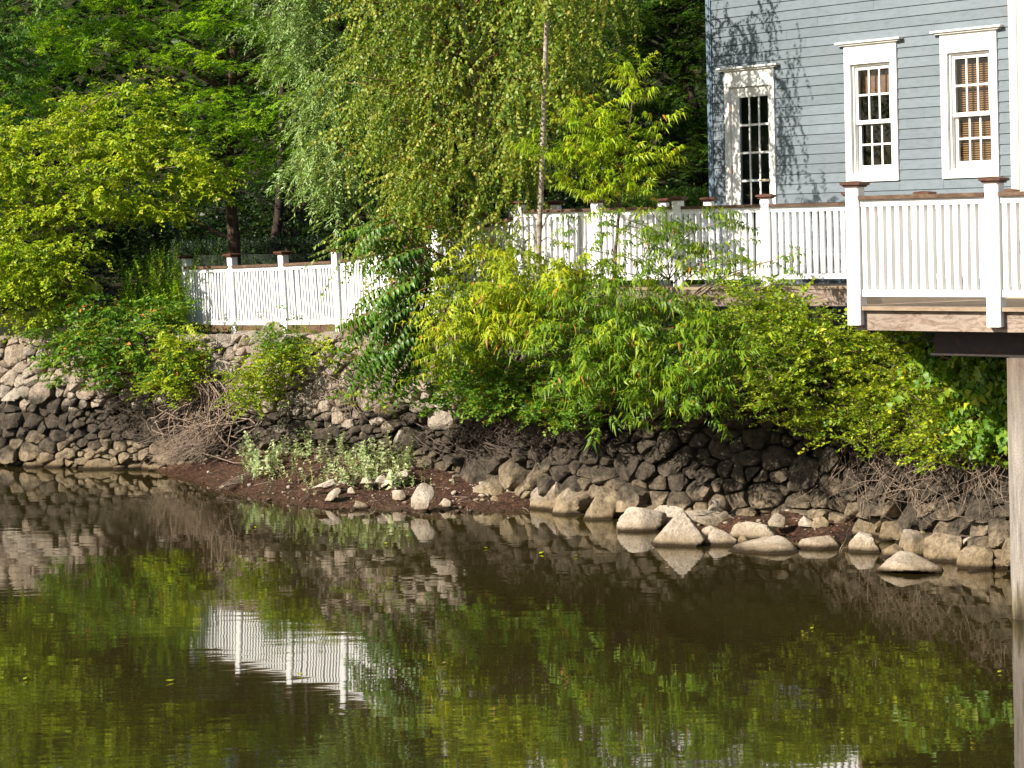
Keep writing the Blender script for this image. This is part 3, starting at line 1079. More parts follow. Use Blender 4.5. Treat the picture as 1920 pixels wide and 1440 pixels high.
def grid(part, u0, u1, z0, z1, cols, rows_, o, bar, depth, gname='pane'):
    """glazing: each pane its own piece, bars between"""
    du, dz = (u1 - u0) / cols, (z1 - z0) / rows_
    for i in range(cols):
        for j in range(rows_):
            mb = MB(); wbox(mb, u0 + i * du + bar / 2, u0 + (i + 1) * du - bar / 2, z0 + j * dz + bar / 2, z0 + (j + 1) * dz - bar / 2, o - .006, o - .002)
            mb.build(gname, MATS['window_glass'], part)
    for i in range(1, cols):
        mb = MB(); wbox(mb, u0 + i * du - bar / 2, u0 + i * du + bar / 2, z0, z1, o - depth, o); mb.build('glazing_bar', MATS['casing_paint'], part)
    for j in range(1, rows_):
        mb = MB(); wbox(mb, u0, u1, z0 + j * dz - bar / 2, z0 + j * dz + bar / 2, o - depth - .002, o + .003); mb.build('glazing_bar', MATS['casing_paint'], part)


def frame(part, u0, u1, z0, z1, w, o0, o1, m, name, wb=None, wt=None):
    wb, wt = wb or w, wt or w
    mb = MB()
    wbox(mb, u0, u0 + w, z0, z1, o0, o1)
    wbox(mb, u1 - w, u1, z0, z1, o0, o1)
    wbox(mb, u0 + w, u1 - w, z0, z0 + wb, o0, o1 - .002)
    wbox(mb, u0 + w, u1 - w, z1 - wt, z1, o0, o1 - .002)
    return mb.build(name, m, part)


def casing(part, c, head, side):
    u0, u1, z0, z1 = c
    frame(part, u0, u1, z0, z1, side, -.05, .042, MATS['casing_paint'], 'casing', .09, head)
    mb = MB()                                             # crown moulding over the head
    ua, ub = u0 - .1, u1 + .1
    for (zz0, zz1, oo, ex) in ((0, .022, .075, .05), (.0225, .045, .105, .1)):
        wbox(mb, u0 - ex, u1 + ex, z1 + zz0, z1 + zz1, -.01, oo)
    mb.build('crown_moulding', MATS['casing_paint'], part)


def add_part(name, loc, label=None):
    o = bpy.data.objects.new(name, None)
    link(o, house, loc)
    if label: o['label'] = label
    return o


dr = add_part('door', W(door_c[0], DECK), 'white glazed door with small panes and worn paint')
casing(dr, door_c, .22, .085)
u0, u1 = door_c[0] + .087, door_c[1] - .087
z0, z1 = DECK + .1, door_c[3] - .225
gx0, gx1 = wall_uz(1388, 280)[0], wall_uz(1442, 280)[0]
gz1 = wall_uz(1415, 181)[1]
pit = gz1 - wall_uz(1415, 233.5)[1]
gz0 = gz1 - 5 * pit
st = MB()
wbox(st, u0, gx0, z0, z1, -.04, .004); wbox(st, gx1, u1, z0, z1, -.04, .004)
wbox(st, gx0, gx1, gz1, z1, -.04, .002); wbox(st, gx0, gx1, z0, gz0, -.04, .002)
st.build('door_leaf', MATS['casing_paint'], dr)
grid(dr, gx0, gx1, gz0, gz1, 3, 5, -.005, .028, .02)
for yy in (204, 318):
    zz = wall_uz(1378, yy)[1]
    mb = MB(); wbox(mb, u0 - .012, u0 + .012, zz - .05, zz + .05, .0, .02); mb.build('hinge', MATS['rusty_hinge'], dr)
mb = MB()
hz = wall_uz(1445, 337)[1]
mb.tube([W(u1 - .05, hz, .0), W(u1 - .05, hz, .06), W(u1 - .07, hz, .07), W(u1 - .16, hz - .005, .07)], .012, 8)
mb.build('handle', MATS['brass'], dr, smooth=True)


def sash_window(c, ox, name_label, head, blind):
    wn_ = add_part('window', W(c[0], c[2]), name_label)
    casing(wn_, c, head, .098)
    u0, u1, z0, z1 = c[0] + .1, c[1] - .1, c[2] + .092, c[3] - head - .002
    frame(wn_, u0, u1, z0, z1, .025, -.13, .0, MATS['casing_paint'], 'jamb')
    zm = z0 + (z1 - z0) * ox
    frame(wn_, u0 + .026, u1 - .026, zm - .02, z1 - .026, .042, -.06, -.025, MATS['casing_paint'], 'upper_sash', .05, .045)
    frame(wn_, u0 + .026, u1 - .026, z0 + .026, zm + .03, .05, -.1, -.063, MATS['casing_paint'], 'lower_sash', .085, .045)
    grid(wn_, u0 + .068, u1 - .068, zm + .03, z1 - .071, 3, 2, -.035, .024, .018)
    grid(wn_, u0 + .076, u1 - .076, z0 + .111, zm - .015, 3, 2, -.073, .024, .018)
    if blind == 'slats':
        k = 0
        zz = z1 - .06
        while zz > z0 + .1:
            mb = MB()
            ca, sa = math.cos(.65) * .014, math.sin(.65) * .014
            mb.box(W((u0 + u1) / 2, zz, -.135), HU * ((u1 - u0) / 2 - .035), HN * ca - UP * sa, (HN * sa + UP * ca).normalized() * .0012)
            mb.build('blind_slat', MATS['blind_wood'], wn_)
            zz -= .027
    else:
        mb = MB(); wbox(mb, u0 + .03, u1 - .03, zm + (z1 - zm) * .5, z1 - .03, -.15, -.145)
        mb.build('roller_shade', MATS['shade_cloth'], wn_)


sash_window(win1_c, .47, 'sash window with a half drawn brown shade', .24, 'shade')
sash_window(win2_c, .47, 'sash window with brown slatted blinds', .23, 'slats')

# ------------------------------------------------------------------ deck over the river
FA = XD(1607, 19.4)
FB = XD(1868, 18.55)
FU = (FB - FA).normalized()
FN = Vector((FU.y, -FU.x, 0))                             # out over the river
BK = XD(1598, 25.3)                                       # back left corner of the wide deck
deck = empty('timber_deck', FA + UP * 2.3, 'timber deck carried over the river beside the house', 'deck')
DLEN = 6.5


def line_x(p, d, q, e):
    """plan intersection of p+t*d with q+s*e"""
    den = d.x * e.y - d.y * e.x
    w = q - p
    return (w.x * e.y - w.y * e.x) / den


LE = (BK - FA)
k = 0
while True:
    off = .05 + k * .142
    p = FA - FN * (off - .055 - .0)
    tl = line_x(p, FU, FA, LE) - .03
    th = line_x(p, FU, HA + HN * .05, HU)
    if off > 7.5: break
    tr = min(DLEN, th if th > tl else DLEN)
    if th < tl + .3 and th > -20 and (p + FU * tl - HA).dot(HN) < .3: break
    if tr - tl > .3:
        mb = MB()
        mb.box(p + FU * ((tl + tr) / 2) + UP * (DECK - .0175), FU * ((tr - tl) / 2), FN * .0685, UP * .0175)
        mb.build('deck_plank', MATS['deck_plank_wood'], deck)
    k += 1
mb = MB()
mb.box(FA + FU * (DLEN / 2 - .02) + FN * .0 + UP * (DECK - .035 - .092), FU * (DLEN / 2), FN * .02, UP * .09)
mb.build('fascia_board', MATS['weathered_board'], deck)
mb = MB()
mid = FA + LE * .5
LU = LE.normalized(); LN = Vector((-LU.y, LU.x, 0))
mb.box(mid + UP * (DECK - .035 - .1), LU * (LE.length / 2 - .05), LN * .02, UP * .09)
mb.build('fascia_board', MATS['weathered_board'], deck)
for k in range(9):                                        # joists running back to the wall
    a = FA + FU * (.25 + k * .6) - FN * .1
    ln = 4.6
    mb = MB(); mb.box(a - FN * ln / 2 + UP * (DECK - .125), FN * ln / 2, FU * .02, UP * .085); mb.build('joist', MATS['dark_timber'], deck)
# steel beam under the joists
s0 = line_x(FA - FN * .32, FU, Vector((0, 0, 0)), XD(1748, 10))
bm = MB()
c0 = FA - FN * .32 + FU * s0
bl = 6.0
for (zz, hw, hh) in ((2.487, .085, .008), (2.29, .085, .008)):
    bm.box(c0 + FU * bl / 2 + UP * zz, FU * bl / 2, FN * hw, UP * hh)
bm.box(c0 + FU * (bl / 2) + UP * 2.3885, FU * bl / 2, FN * .006, UP * .09)
tag(bm.build('steel_beam', MATS['rusty_steel'], deck), 'dark rusty steel beam under the deck edge')
mb = MB(); mb.box(c0 + FU * .02 + UP * 2.515 , FU * .14, FN * .07, UP * .018); mb.build('timber_packer', MATS['weathered_board'], deck)
# pier standing in the water
s1 = line_x(FA - FN * .32, FU, Vector((0, 0, 0)), XD(1879, 10))
pc = FA - FN * .32 + FU * (s1 + .3)
pm = MB()
rings = []
for zz in (-.6, .0, .4, 1.0, 1.6, 2.1, 2.279):
    r = .2 + .012 * mnoise.noise(Vector((0, 0, zz * 3)))
    ch = .02
    rings.append([pc + FU * a * r + FN * b * r + UP * zz for a, b in ((-1, -.88), (-.88, -1), (.88, -1), (1, -.88), (1, .88), (.88, 1), (-.88, 1), (-1, .88))])
pm.loft(rings)
tag(pm.build('pier', MATS['pier_concrete'], None), 'weathered concrete pier standing in the water under the deck', 'pier')

# walkway along the house to the far fence
WK = [XD(1598, 25.45), XD(1437, 25.95), XD(1272, 26.45), XD(1120, 26.95), XD(975, 27.45)]
walk = empty('walkway', WK[2] + UP * 2.4, 'raised timber walkway between the house and the bushes', 'walkway')
for a, b in zip(WK, WK[1:]):
    d = (b - a).normalized(); n = Vector((d.y, -d.x, 0))
    if n.y < 0: n = -n                                    # away from the river
    L = (b - a).length
    for j in range(8):
        mb = MB(); mb.box(a.lerp(b, .5) + n * (j * .142 - .02) + UP * (DECK - .0175), d * (L / 2), n * .0685, UP * .0175)
        mb.build('deck_plank', MATS['deck_plank_wood'], walk)
    mb = MB(); mb.box(a.lerp(b, .5) - n * .06 + UP * (DECK - .036 - .1), d * (L / 2), n * .02, UP * .1)
    mb.build('fascia_board', MATS['weathered_board'], walk)
for xx in (1318, 1545):
    p = XD(xx, float(np.interp(xx, [975, 1598], [27.45, 25.45])) + .15)
    mb = MB(); mb.box(p + UP * 2.05, (.07, 0, 0), (0, .07, 0), UP * .45); mb.build('support_post', MATS['dark_timber'], walk)


# ------------------------------------------------------------------ railings
def railing(name, label, pts, counts, rail_h=1.02, post_h=1.12, post_w=.132, drop_post=0.0, lean=None, base_gap=.09, top_skip=False, ends=(True, True), bal=.038, cap_w=.2, post_drops=None):
    """posts at pts; between them cap board, rails and counted balusters"""
    root = empty(name, pts[0], label, 'railing')
    lean = lean or [Vector((0, 0, 0))] * len(pts)
    for i, p in enumerate(pts):
        if (i == 0 and not ends[0]) or (i == len(pts) - 1 and not ends[1]): continue
        a = pts[max(i - 1, 0)]; b = pts[min(i + 1, len(pts) - 1)]
        if i == 0: d = (pts[1] - p)
        elif i == len(pts) - 1: d = (p - pts[i - 1])
        else: d = pts[i + 1] - p
        d = Vector((d.x, d.y, 0)).normalized(); n = Vector((d.y, -d.x, 0))
        dp = post_drops[i] if post_drops else drop_post
        h = post_w / 2; c = .012
        oct_ = [(-h, -h + c), (-h + c, -h), (h - c, -h), (h, -h + c), (h, h - c), (h - c, h), (-h + c, h), (-h, h - c)]
        lo, hi = p - UP * dp, p + UP * post_h + lean[i] * post_h
        mb = MB().loft([[lo + d * x + n * y for x, y in oct_], [hi + d * x + n * y for x, y in oct_]])
        po_ = mb.build('post', MATS['white_paint'], root, origin=p)
        cw = cap_w / 2
        mb = MB()
        rr = []
        for sc, zz in ((.8, 0), (.8, .01), (.86, .015), (1.0, .021), (1.0, .04), (.93, .045), (.3, .056)):
            rr.append([hi + d * x * cw * sc + n * y * cw * sc + UP * (zz + .0005) for x, y in ((-1, -1), (1, -1), (1, 1), (-1, 1))])
        mb.loft(rr)
        mb.build('post_cap', MATS['cap_wood'], po_, origin=hi)
    for i, nb in enumerate(counts):
        a, b = pts[i], pts[i + 1]
        d = b - a
        dh = Vector((d.x, d.y, 0)).normalized(); n = Vector((dh.y, -dh.x, 0))
        L3 = d.length
        du = d.normalized()
        A = a + du * (post_w / 2 + .001); B = b - du * (post_w / 2 + .001)
        la, lb = lean[i], lean[i + 1]
        up3 = (UP + (la + lb) / 2)
        vv = du.cross(n).normalized()
        if vv.z < 0: vv = -vv
        mid = (A + B) / 2
        hl = (B - A).length / 2
        mb = MB(); mb.box(mid + up3 * (rail_h - .018), du * hl, n * .07, vv * .018); mb.build('cap_board', MATS['rail_cap_wood'], root)
        mb = MB(); mb.box(mid + up3 * (rail_h - .0365 - .03), du * hl, n * .036, vv * .03); mb.build('top_rail', MATS['white_paint'], root)
        mb = MB(); mb.box(mid + up3 * (base_gap + .03), du * hl, n * .036, vv * .03); mb.build('bottom_rail', MATS['white_paint'], root)
        z0, z1 = base_gap + .06, rail_h - .097
        mb = MB()
        h = bal / 2
        hd = h * 1.45
        q = [dh * -h + n * -hd, dh * h + n * -hd, dh * h + n * hd, dh * -h + n * hd]
        slope = du.z / max(1e-6, math.hypot(du.x, du.y))
        mb.loft([[x + UP * (z0 + x.dot(dh) * slope) for x in q], [x + up3 * z1 + UP * (x.dot(dh) * slope) for x in q]])
        me = mb.mesh('baluster')
        me.materials.append(MATS['white_paint'])
        for k in range(nb):
            t_ = (k + .5) / nb
            bo_ = link(bpy.data.objects.new('baluster', me), root, A.lerp(B, t_))
            bo_.rotation_euler = (random.gauss(0, .004), random.gauss(0, .004), random.gauss(0, .02))
    return root


dk = lambda p: p + UP * DECK
fr_pts = [dk(FA + FN * .03), dk(FB + FN * .03), dk(FB + FN * .03 + (FB - FA)), dk(FB + FN * .03 + (FB - FA) * 2)]
railing('deck_railing', 'white front railing of the deck over the river with brown post caps', fr_pts, [15, 15, 15], 1.0, 1.08, .135, .17, bal=.045)
side_pts = [dk(FA.lerp(BK, .03)), dk(FA.lerp(BK, .35)), dk(FA.lerp(BK, .68)), dk(FA.lerp(BK, .985))]
railing('deck_side_railing', 'white railing along the near side edge of the deck, seen end on', side_pts, [17, 17, 17], 1.0, 1.04, .11, ends=(False, False), cap_w=.16)
bk_pts = [dk(p) for p in WK]
railing('walkway_railing', 'long white railing of the walkway behind the cherry leaves', bk_pts, [11, 12, 12, 12], 1.0, 1.07, .125, bal=.046)
# railing along the inner edge of the wide deck, seen between the front balusters
in_pts = [dk(XD(1602, 25.3)), dk(XD(1735, 24.75)), dk(XD(1890, 24.1))]
railing('inner_railing', 'white inner railing seen between balusters of the front railing', in_pts, [11, 12], 1.0, 1.05, .12, ends=(False, True))
fa_pts = [dk(XD(965, 28.6)), dk(XD(1043, 28.35)), dk(XD(1245, 27.85)), dk(XD(1330, 27.65))]
railing('far_railing', 'far railing of the walkway, only brown caps show over the near one', fa_pts, [7, 16, 7], 1.0, 1.07, .125)

# ramp: a low solid side of boards below the railing as it drops to the short fence
RP = [(975, 27.45, DECK), (905, 28.05, 2.6), (820, 28.75, 2.45), (730, 29.5, 2.3), (636, 30.3, 2.16), (536, 31.3, 2.12), (440, 32.3, 2.09), (349, 33.3, 2.07)]
pts = [XD(x, d) + UP * z for x, d, z in RP]
ldir = (pts[-1] - pts[4]); ldir.z = 0; ldir.normalize()
ln = [Vector((0, 0, 0))] * 4 + [ldir * .07, ldir * .08, ldir * .08, Vector((0, 0, 0))]
ramp = railing('ramp_fence', 'white ramp fence dropping behind the birch to the short stretch above the wall', pts, [11, 12, 13, 16, 17, 17, 16], .93, 1.06, .125, .12, ln, base_gap=.03, ends=(False, True), cap_w=.21)

for a, b in zip(pts[1:], pts[2:]):                        # brown boards closing the foot of the ramp
    d = (b - a); L = d.length; du = d.normalized(); n_ = Vector((du.y, -du.x, 0)).normalized()
    mid_ = a.lerp(b, .5)
    hgt_ = max(.05, (mid_.z - 2.0) / 2)
    mb = MB(); mb.box(mid_ - n_ * .03 + UP * (.025 - hgt_), du * (L / 2 - .075), n_ * .015, UP * hgt_)
    mb.build('kick_board', MATS['rail_cap_wood'], ramp)
# ------------------------------------------------------------------ foliage
def rot(yaw, pitch, roll):
    """rotation matrices (N,3,3): roll about x, raise the x axis by pitch, turn about z by yaw"""
    yaw, pitch, roll = np.broadcast_arrays(np.atleast_1d(yaw).astype(float), np.atleast_1d(pitch).astype(float), np.atleast_1d(roll).astype(float))
    cy, sy, cp, sp, cr, sr = np.cos(yaw), np.sin(yaw), np.cos(pitch), np.sin(pitch), np.cos(roll), np.sin(roll)
    M = np.empty((len(yaw), 3, 3))
    M[:, 0, 0] = cy * cp; M[:, 0, 1] = -cy * sp * sr - sy * cr; M[:, 0, 2] = -cy * sp * cr + sy * sr
    M[:, 1, 0] = sy * cp; M[:, 1, 1] = -sy * sp * sr + cy * cr; M[:, 1, 2] = -sy * sp * cr - cy * sr
    M[:, 2, 0] = sp; M[:, 2, 1] = cp * sr; M[:, 2, 2] = cp * cr
    return M


def leaf2(L, Wd, fold=.25, mid=.42):
    return np.array([(0, 0, 0), (mid * L, -Wd / 2, fold * Wd), (L, 0, 0), (mid * L, Wd / 2, fold * Wd)]), [(0, 1, 2), (0, 2, 3)]


def leaf4(L, Wd, fold=.2, bend=.25):
    return (np.array([(0, 0, 0), (.45 * L, -Wd / 2, fold * Wd + bend * L * .3), (.5 * L, 0, bend * L * .35), (.45 * L, Wd / 2, fold * Wd + bend * L * .3), (.97 * L, 0, -bend * L)]),
            [(0, 1, 2), (0, 2, 3), (1, 4, 2), (2, 4, 3)])


class Spray:
    def __init__(self): self.V, self.T, self.R, self.n = [], [], [], 0

    def leaf(self, pos, yaw, pitch, roll, lf, r):
        V, T = lf
        M = rot(yaw, pitch, roll)[0]
        self.V.append(V @ M.T + np.asarray(pos))
        self.T += [tuple(i + self.n for i in t) for t in T]
        self.R += [r] * len(T)
        self.n += len(V)

    def stem(self, pts, w, r=1.0):
        """a thin three-sided stem"""
        pts = [np.asarray(p, float) for p in pts]
        for a, b in zip(pts, pts[1:]):
            o1, o2 = np.array([0, w / 2, -w * .3]), np.array([0, 0, w * .6])
            self.V.append(np.array([a + o1, a - o1 * [0, 1, -1], a + o2, b]))
            n = self.n
            self.T += [(n, n + 1, n + 3), (n + 1, n + 2, n + 3), (n + 2, n, n + 3)]
            self.R += [r] * 3
            self.n += 4

    def get(self): return np.concatenate(self.V), np.array(self.T), np.array(self.R)


def sp_birch(g):
    s = Spray(); L = g.uniform(.4, .8)
    p = lambda t: np.array([L * t, .04 * math.sin(t * 5), -.3 * L * t * t])
    s.stem([p(0), p(.5), p(1)], .004, .97)
    n = int(L * 34)
    for i in range(n):
        t = (i + .6) / n
        s.leaf(p(t), (1 if i % 2 else -1) * g.uniform(.3, 1.5), g.uniform(-1.25, -.35), g.normal(0, .5), leaf2(g.uniform(.045, .068), g.uniform(.035, .05), g.uniform(.05, .3), .33), g.uniform(0, .86))
    for i in range(int(g.integers(1, 4))):
        s.leaf(p(g.uniform(.3, 1)), g.uniform(-3, 3), -1.3, g.uniform(-1, 1), leaf2(g.uniform(.03, .05), .012, .5), g.uniform(.92, 1))
    return s.get()


def sp_alt(L0, n0, l, w, pit, curl, fold=.2, yawr=(.5, 1.3), stem=.005, specials=.015, curved=False):
    def f(g):
        s = Spray(); L = L0 * g.uniform(.75, 1.25)
        k = g.uniform(-.2, .2)
        p = lambda t: np.array([L * t, k * L * t * t, curl * L * t * t])
        s.stem([p(0), p(.5), p(1)], stem, 1.0)
        n = max(4, int(n0 * g.uniform(.8, 1.2)))
        for i in range(n):
            t = (i + .7) / n
            ll = l * g.uniform(.5, 1.25) * (1 - .25 * t)
            ww = w * g.uniform(.7, 1.15)
            lf = leaf4(ll, ww, fold, g.uniform(.2, .55)) if curved else leaf2(ll, ww, fold * g.uniform(.4, 1.5))
            r = g.uniform(.945, .965) if g.random() < specials else g.uniform(0, .9)
            s.leaf(p(t), (1 if i % 2 else -1) * g.uniform(*yawr), g.uniform(*pit), g.normal(0, .45), lf, r)
        return s.get()
    return f


def sp_pinnate(Lr, pairs, l, w, k, droop=.5, hang=-.5, spread=1.2, stem=.006, curved=False, stem_r=1.0, up=.45):
    """k compound leaves set around a twig's end"""
    def f(g):
        s = Spray()
        for q in range(k):
            yaw = (q - (k - 1) / 2) / max(1, k - 1) * 2 * spread + g.normal(0, .2) if k > 1 else g.normal(0, .2)
            pit = up + g.normal(0, .25)
            L = Lr * g.uniform(.7, 1.2)
            M = rot(yaw, pit, g.normal(0, .2))[0]
            off = np.array([g.uniform(-.08, .05), g.uniform(-.04, .04), g.uniform(-.05, .05)]) * (L / .4)
            p = lambda t: M @ np.array([L * t, 0, -droop * L * t * t]) + off
            s.stem([p(0), p(.5), p(1)], stem, stem_r)
            rr = g.uniform(0, .5)
            for i in range(pairs):
                t = .18 + .8 * (i + .5) / pairs
                for sd in (-1, 1):
                    ll = l * g.uniform(.8, 1.15) * (1 - .3 * abs(t - .5))
                    lf = leaf4(ll, w * g.uniform(.85, 1.1), .15, g.uniform(.2, .45)) if curved else leaf2(ll, w, .1)
                    s.leaf(p(t), yaw + sd * g.uniform(.9, 1.3), hang + g.normal(0, .2), g.normal(0, .3), lf, rr + g.uniform(0, .4))
        return s.get()
    return f


def sp_cherry(l=.122, w=.032, L0=.42, n0=15, sp=.02):
    """arching shoot with long leaves that arch out and hang"""
    def f(g):
        s = Spray(); L = L0 * g.uniform(.7, 1.25)
        k = g.uniform(-.15, .15)
        p = lambda t: np.array([L * t, k * L * t * t, .1 * L * t - .32 * L * t * t])
        s.stem([p(0), p(.5), p(1)], .006, 1.0)
        n = int(n0 * g.uniform(.8, 1.2))
        for i in range(n):
            t = .15 + .85 * (i + .5) / n
            sd = 1 if i % 2 else -1
            r = g.uniform(.945, .965) if g.random() < sp else g.uniform(0, .92)
            s.leaf(p(t), sd * g.uniform(.5, 1.35) * (1.2 - .5 * t), g.uniform(-.55, .15), sd * g.uniform(-.1, .5), leaf4(l * g.uniform(.65, 1.15), w * g.uniform(.8, 1.2), .3, g.uniform(.45, .95)), r)
        return s.get()
    return f


def sp_upright(h, n0, l, w, pit, w0=.006, special=0.0, curved=True):
    """an upright herb: the x axis of the spray points up when placed with pitch 90"""
    def f(g):
        s = Spray(); L = h * g.uniform(.6, 1.2)
        b = g.normal(0, .12, 2)
        p = lambda t: np.array([L * t, b[0] * L * t * t, b[1] * L * t * t])
        s.stem([p(0), p(.5), p(1)], w0, 1.0)
        n = int(n0 * g.uniform(.8, 1.2))
        for i in range(n):
            t = .2 + .8 * (i + .5) / n
            a = i * 2.4 + g.normal(0, .3)
            ll = l * g.uniform(.7, 1.15) * (1.1 - .55 * t)
            lf = leaf4(ll, w * g.uniform(.8, 1.1), .15, g.uniform(.1, .4)) if curved else leaf2(ll, w, .15)
            V, T = lf
            e = g.uniform(*pit)
            # leaf axis: leaning off the stem (x) by e, around it by a
            ax = np.array([math.cos(e), math.sin(e) * math.cos(a), math.sin(e) * math.sin(a)])
            nz = np.array([math.sin(e), -math.cos(e) * math.cos(a), -math.cos(e) * math.sin(a)])
            ay = np.cross(nz, ax)
            M = np.stack([ax, ay, nz], 1)
            s.V.append(V @ M.T + p(t))
            s.T += [tuple(i_ + s.n for i_ in t_) for t_ in T]
            s.R += [g.uniform(0, .92) if g.random() > special else .96] * len(T)
            s.n += len(V)
        return s.get()
    return f


def place(fn, pos, yaw, pitch, roll, scale, bias, g, variants=9):
    """copies of a few sprays moved to their places; returns arrays for one mesh"""
    tm = [fn(g) for _ in range(variants)]
    pick = g.integers(0, variants, len(pos))
    M = rot(yaw, pitch, roll) * np.asarray(scale)[:, None, None]
    Vs, Ts, Rs, base = [], [], [], 0
    for k in range(variants):
        idx = np.where(pick == k)[0]
        if not len(idx): continue
        V, T, R = tm[k]
        W_ = np.einsum('nij,vj->nvi', M[idx], V) + pos[idx][:, None, :]
        nv = len(V)
        Vs.append(W_.reshape(-1, 3))
        Ts.append((T[None] + (np.arange(len(idx)) * nv)[:, None, None] + base).reshape(-1, 3))
        rr = np.where(R[None] < .935, np.clip(R[None] * .6 + bias[idx][:, None] * .4, 0, .93), R[None])
        Rs.append(rr.reshape(-1))
        base += nv * len(idx)
    return np.concatenate(Vs), np.concatenate(Ts), np.concatenate(Rs)


def clumps(blobs, n, g, shell=.5):
    """clump centres inside ellipsoids given as (px x, px y, D, rx px, ry px, depth m[, weight])"""
    w = np.array([b[3] * b[4] * (b[6] if len(b) > 6 else 1) for b in blobs], float)
    w /= w.sum()
    C, O = [], []
    for b, k in zip(blobs, np.maximum(1, np.round(w * n).astype(int))):
        c = np.array(P(b[0], b[1], b[2])); sc = b[2] / F
        v = g.normal(size=(k, 3)); v /= np.linalg.norm(v, axis=1)[:, None]
        r = (g.uniform(0, 1, k) ** shell)[:, None]
        rad = np.array([b[3] * sc, b[5], b[4] * sc])
        C.append(c + v * r * rad); O.append(v)
    return np.concatenate(C), np.concatenate(O)


def foliage(fn, C, O, per, sigma, g, pitch=(-.2, .4), outw=.7, size=(.6, 1.3), flat=1.0, variants=9, yaw_bias=None):
    """sprays gathered round clump centres, pointing outward; some clumps lighter than others"""
    n = len(C)
    k = g.poisson(per, n)
    idx = np.repeat(np.arange(n), k)
    m = len(idx)
    pos = C[idx] + g.normal(size=(m, 3)) * np.array([sigma, sigma, sigma * flat])
    out = O[idx] * outw + g.normal(size=(m, 3)) * (1 - outw) + (pos - C[idx]) * (.6 / sigma)
    yaw = np.arctan2(out[:, 1], out[:, 0]) + g.normal(0, .4, m)
    pit = g.uniform(pitch[0], pitch[1], m)
    bias = np.clip(g.uniform(0, 1, n)[idx] * .9 + g.uniform(-.15, .25, m), 0, 1)
    return place(fn, pos, yaw, pit, g.normal(0, .35, m), g.uniform(size[0], size[1], m), bias, g, variants)


def merge(parts):
    Vs, Ts, Rs, b = [], [], [], 0
    for V, T, R in parts:
        Vs.append(V); Ts.append(T + b); Rs.append(R); b += len(V)
    return np.concatenate(Vs), np.concatenate(Ts), np.concatenate(Rs)


TRIS = 0


def add_leaves(parent, parts, m, name='crown'):
    global TRIS
    V, T, R = merge(parts)
    TRIS += len(T)
    o = np_mesh(name, V, T, MATS[m], parent, tuple(WORLD[parent]) if parent else tuple(V.mean(0)), R)
    o['kind'] = 'stuff'
    return o


def limbs(parent, trunk, C, g, m, r0=.03, r1=.006, every=1, sag=.1, name='branches', n=7, sides=5, start=.2, wob=.06):
    """one branch from the trunk (list of points) to each clump centre"""
    mb = MB()
    ta = [Vector(p) for p in trunk]
    for i in range(0, len(C), every):
        c = Vector(C[i])
        cand = [p for p in ta[int(len(ta) * start):] if p.z < c.z - .1 * (p - c).length] or [ta[int(len(ta) * start)]]
        a = min(cand, key=lambda p: (p - c).length + max(0, .4 * ((c - p).xy.length) - (c.z - p.z)) * .8)
        L = (c - a).length
        mid = a.lerp(c, .5) + Vector((0, 0, sag * L))
        pts = wobble(spline([a, mid, c], n), wob * min(1, L), 1.6, i)
        pts[0] = a
        rr = r0 * min(1.0, .35 + L / 3)
        mb.tube(pts, [rr + (r1 - rr) * (k / (n - 1)) ** .8 for k in range(n)], sides)
    return tag(mb.build(name, MATS[m], parent, smooth=True), None, None, None, 'stuff') if mb.v else None


def trunk(parent, pts, r0, r1, m, name='trunk', n=22, sides=10, wob=.04, seed=0):
    p = wobble(spline(pts, n), wob, .9, seed)
    mb = MB().tube(p, [r0 + (r1 - r0) * (i / (n - 1)) ** .85 for i in range(n)], sides)
    mb.build(name, MATS[m], parent, smooth=True)
    return p


# ---- background wood and the trees behind
g = np.random.default_rng(101)
wood_blobs = []
for x in range(-500, 2300, 130):
    for yy, dd in ((430, 47), (260, 49), (80, 51), (-90, 53), (-260, 54)):
        wood_blobs.append((x + g.uniform(-50, 50), yy + g.uniform(-40, 40), dd + g.uniform(-1.5, 1.5), 110, 110, 1.6))
C, O = clumps(wood_blobs, 3600, g)
fw = foliage(sp_alt(.6, 9, .23, .15, (-.8, .2), -.2), C, O, 4.1, .4, g, variants=6)
V, T, R = fw
TRIS += len(T)
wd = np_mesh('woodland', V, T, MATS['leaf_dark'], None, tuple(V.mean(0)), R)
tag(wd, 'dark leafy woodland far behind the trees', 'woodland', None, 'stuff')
# understorey below the trees, its deep shade put into the leaf colour
for k, (nm, lab, bl, nt) in enumerate([
    ('dark_bush', 'dark shaded bush behind the hedge between the trunks', [(520, 400, 42, 120, 90, 1.0), (640, 390, 42, 90, 90, 1.0), (560, 320, 43, 120, 60, 1.0)], 150),
    ('dark_bush', 'dark bush in shade behind the yellow leaved tree', [(300, 430, 40, 110, 80, .9), (230, 400, 40, 90, 70, .9)], 120),
    ('dark_bush', 'dark bush behind the birch and walkway fence', [(1000, 350, 36, 120, 70, .8), (880, 330, 37, 130, 90, .8), (1120, 300, 36, 110, 90, .8)], 170),
]):
    g = np.random.default_rng(110 + k)
    base = P(bl[0][0], 560, bl[0][2]); base.z = 2.1
    t = empty(nm, base, lab, 'bush')
    C, O = clumps(bl, nt, g)
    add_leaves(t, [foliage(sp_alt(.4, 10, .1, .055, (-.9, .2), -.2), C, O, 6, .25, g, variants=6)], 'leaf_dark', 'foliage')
    limbs(t, spline([base, base + Vector((.1, 0, .9)), base + Vector((0, .1, 1.8))], 8), C, g, 'bark_dark', .03, .006, 6)
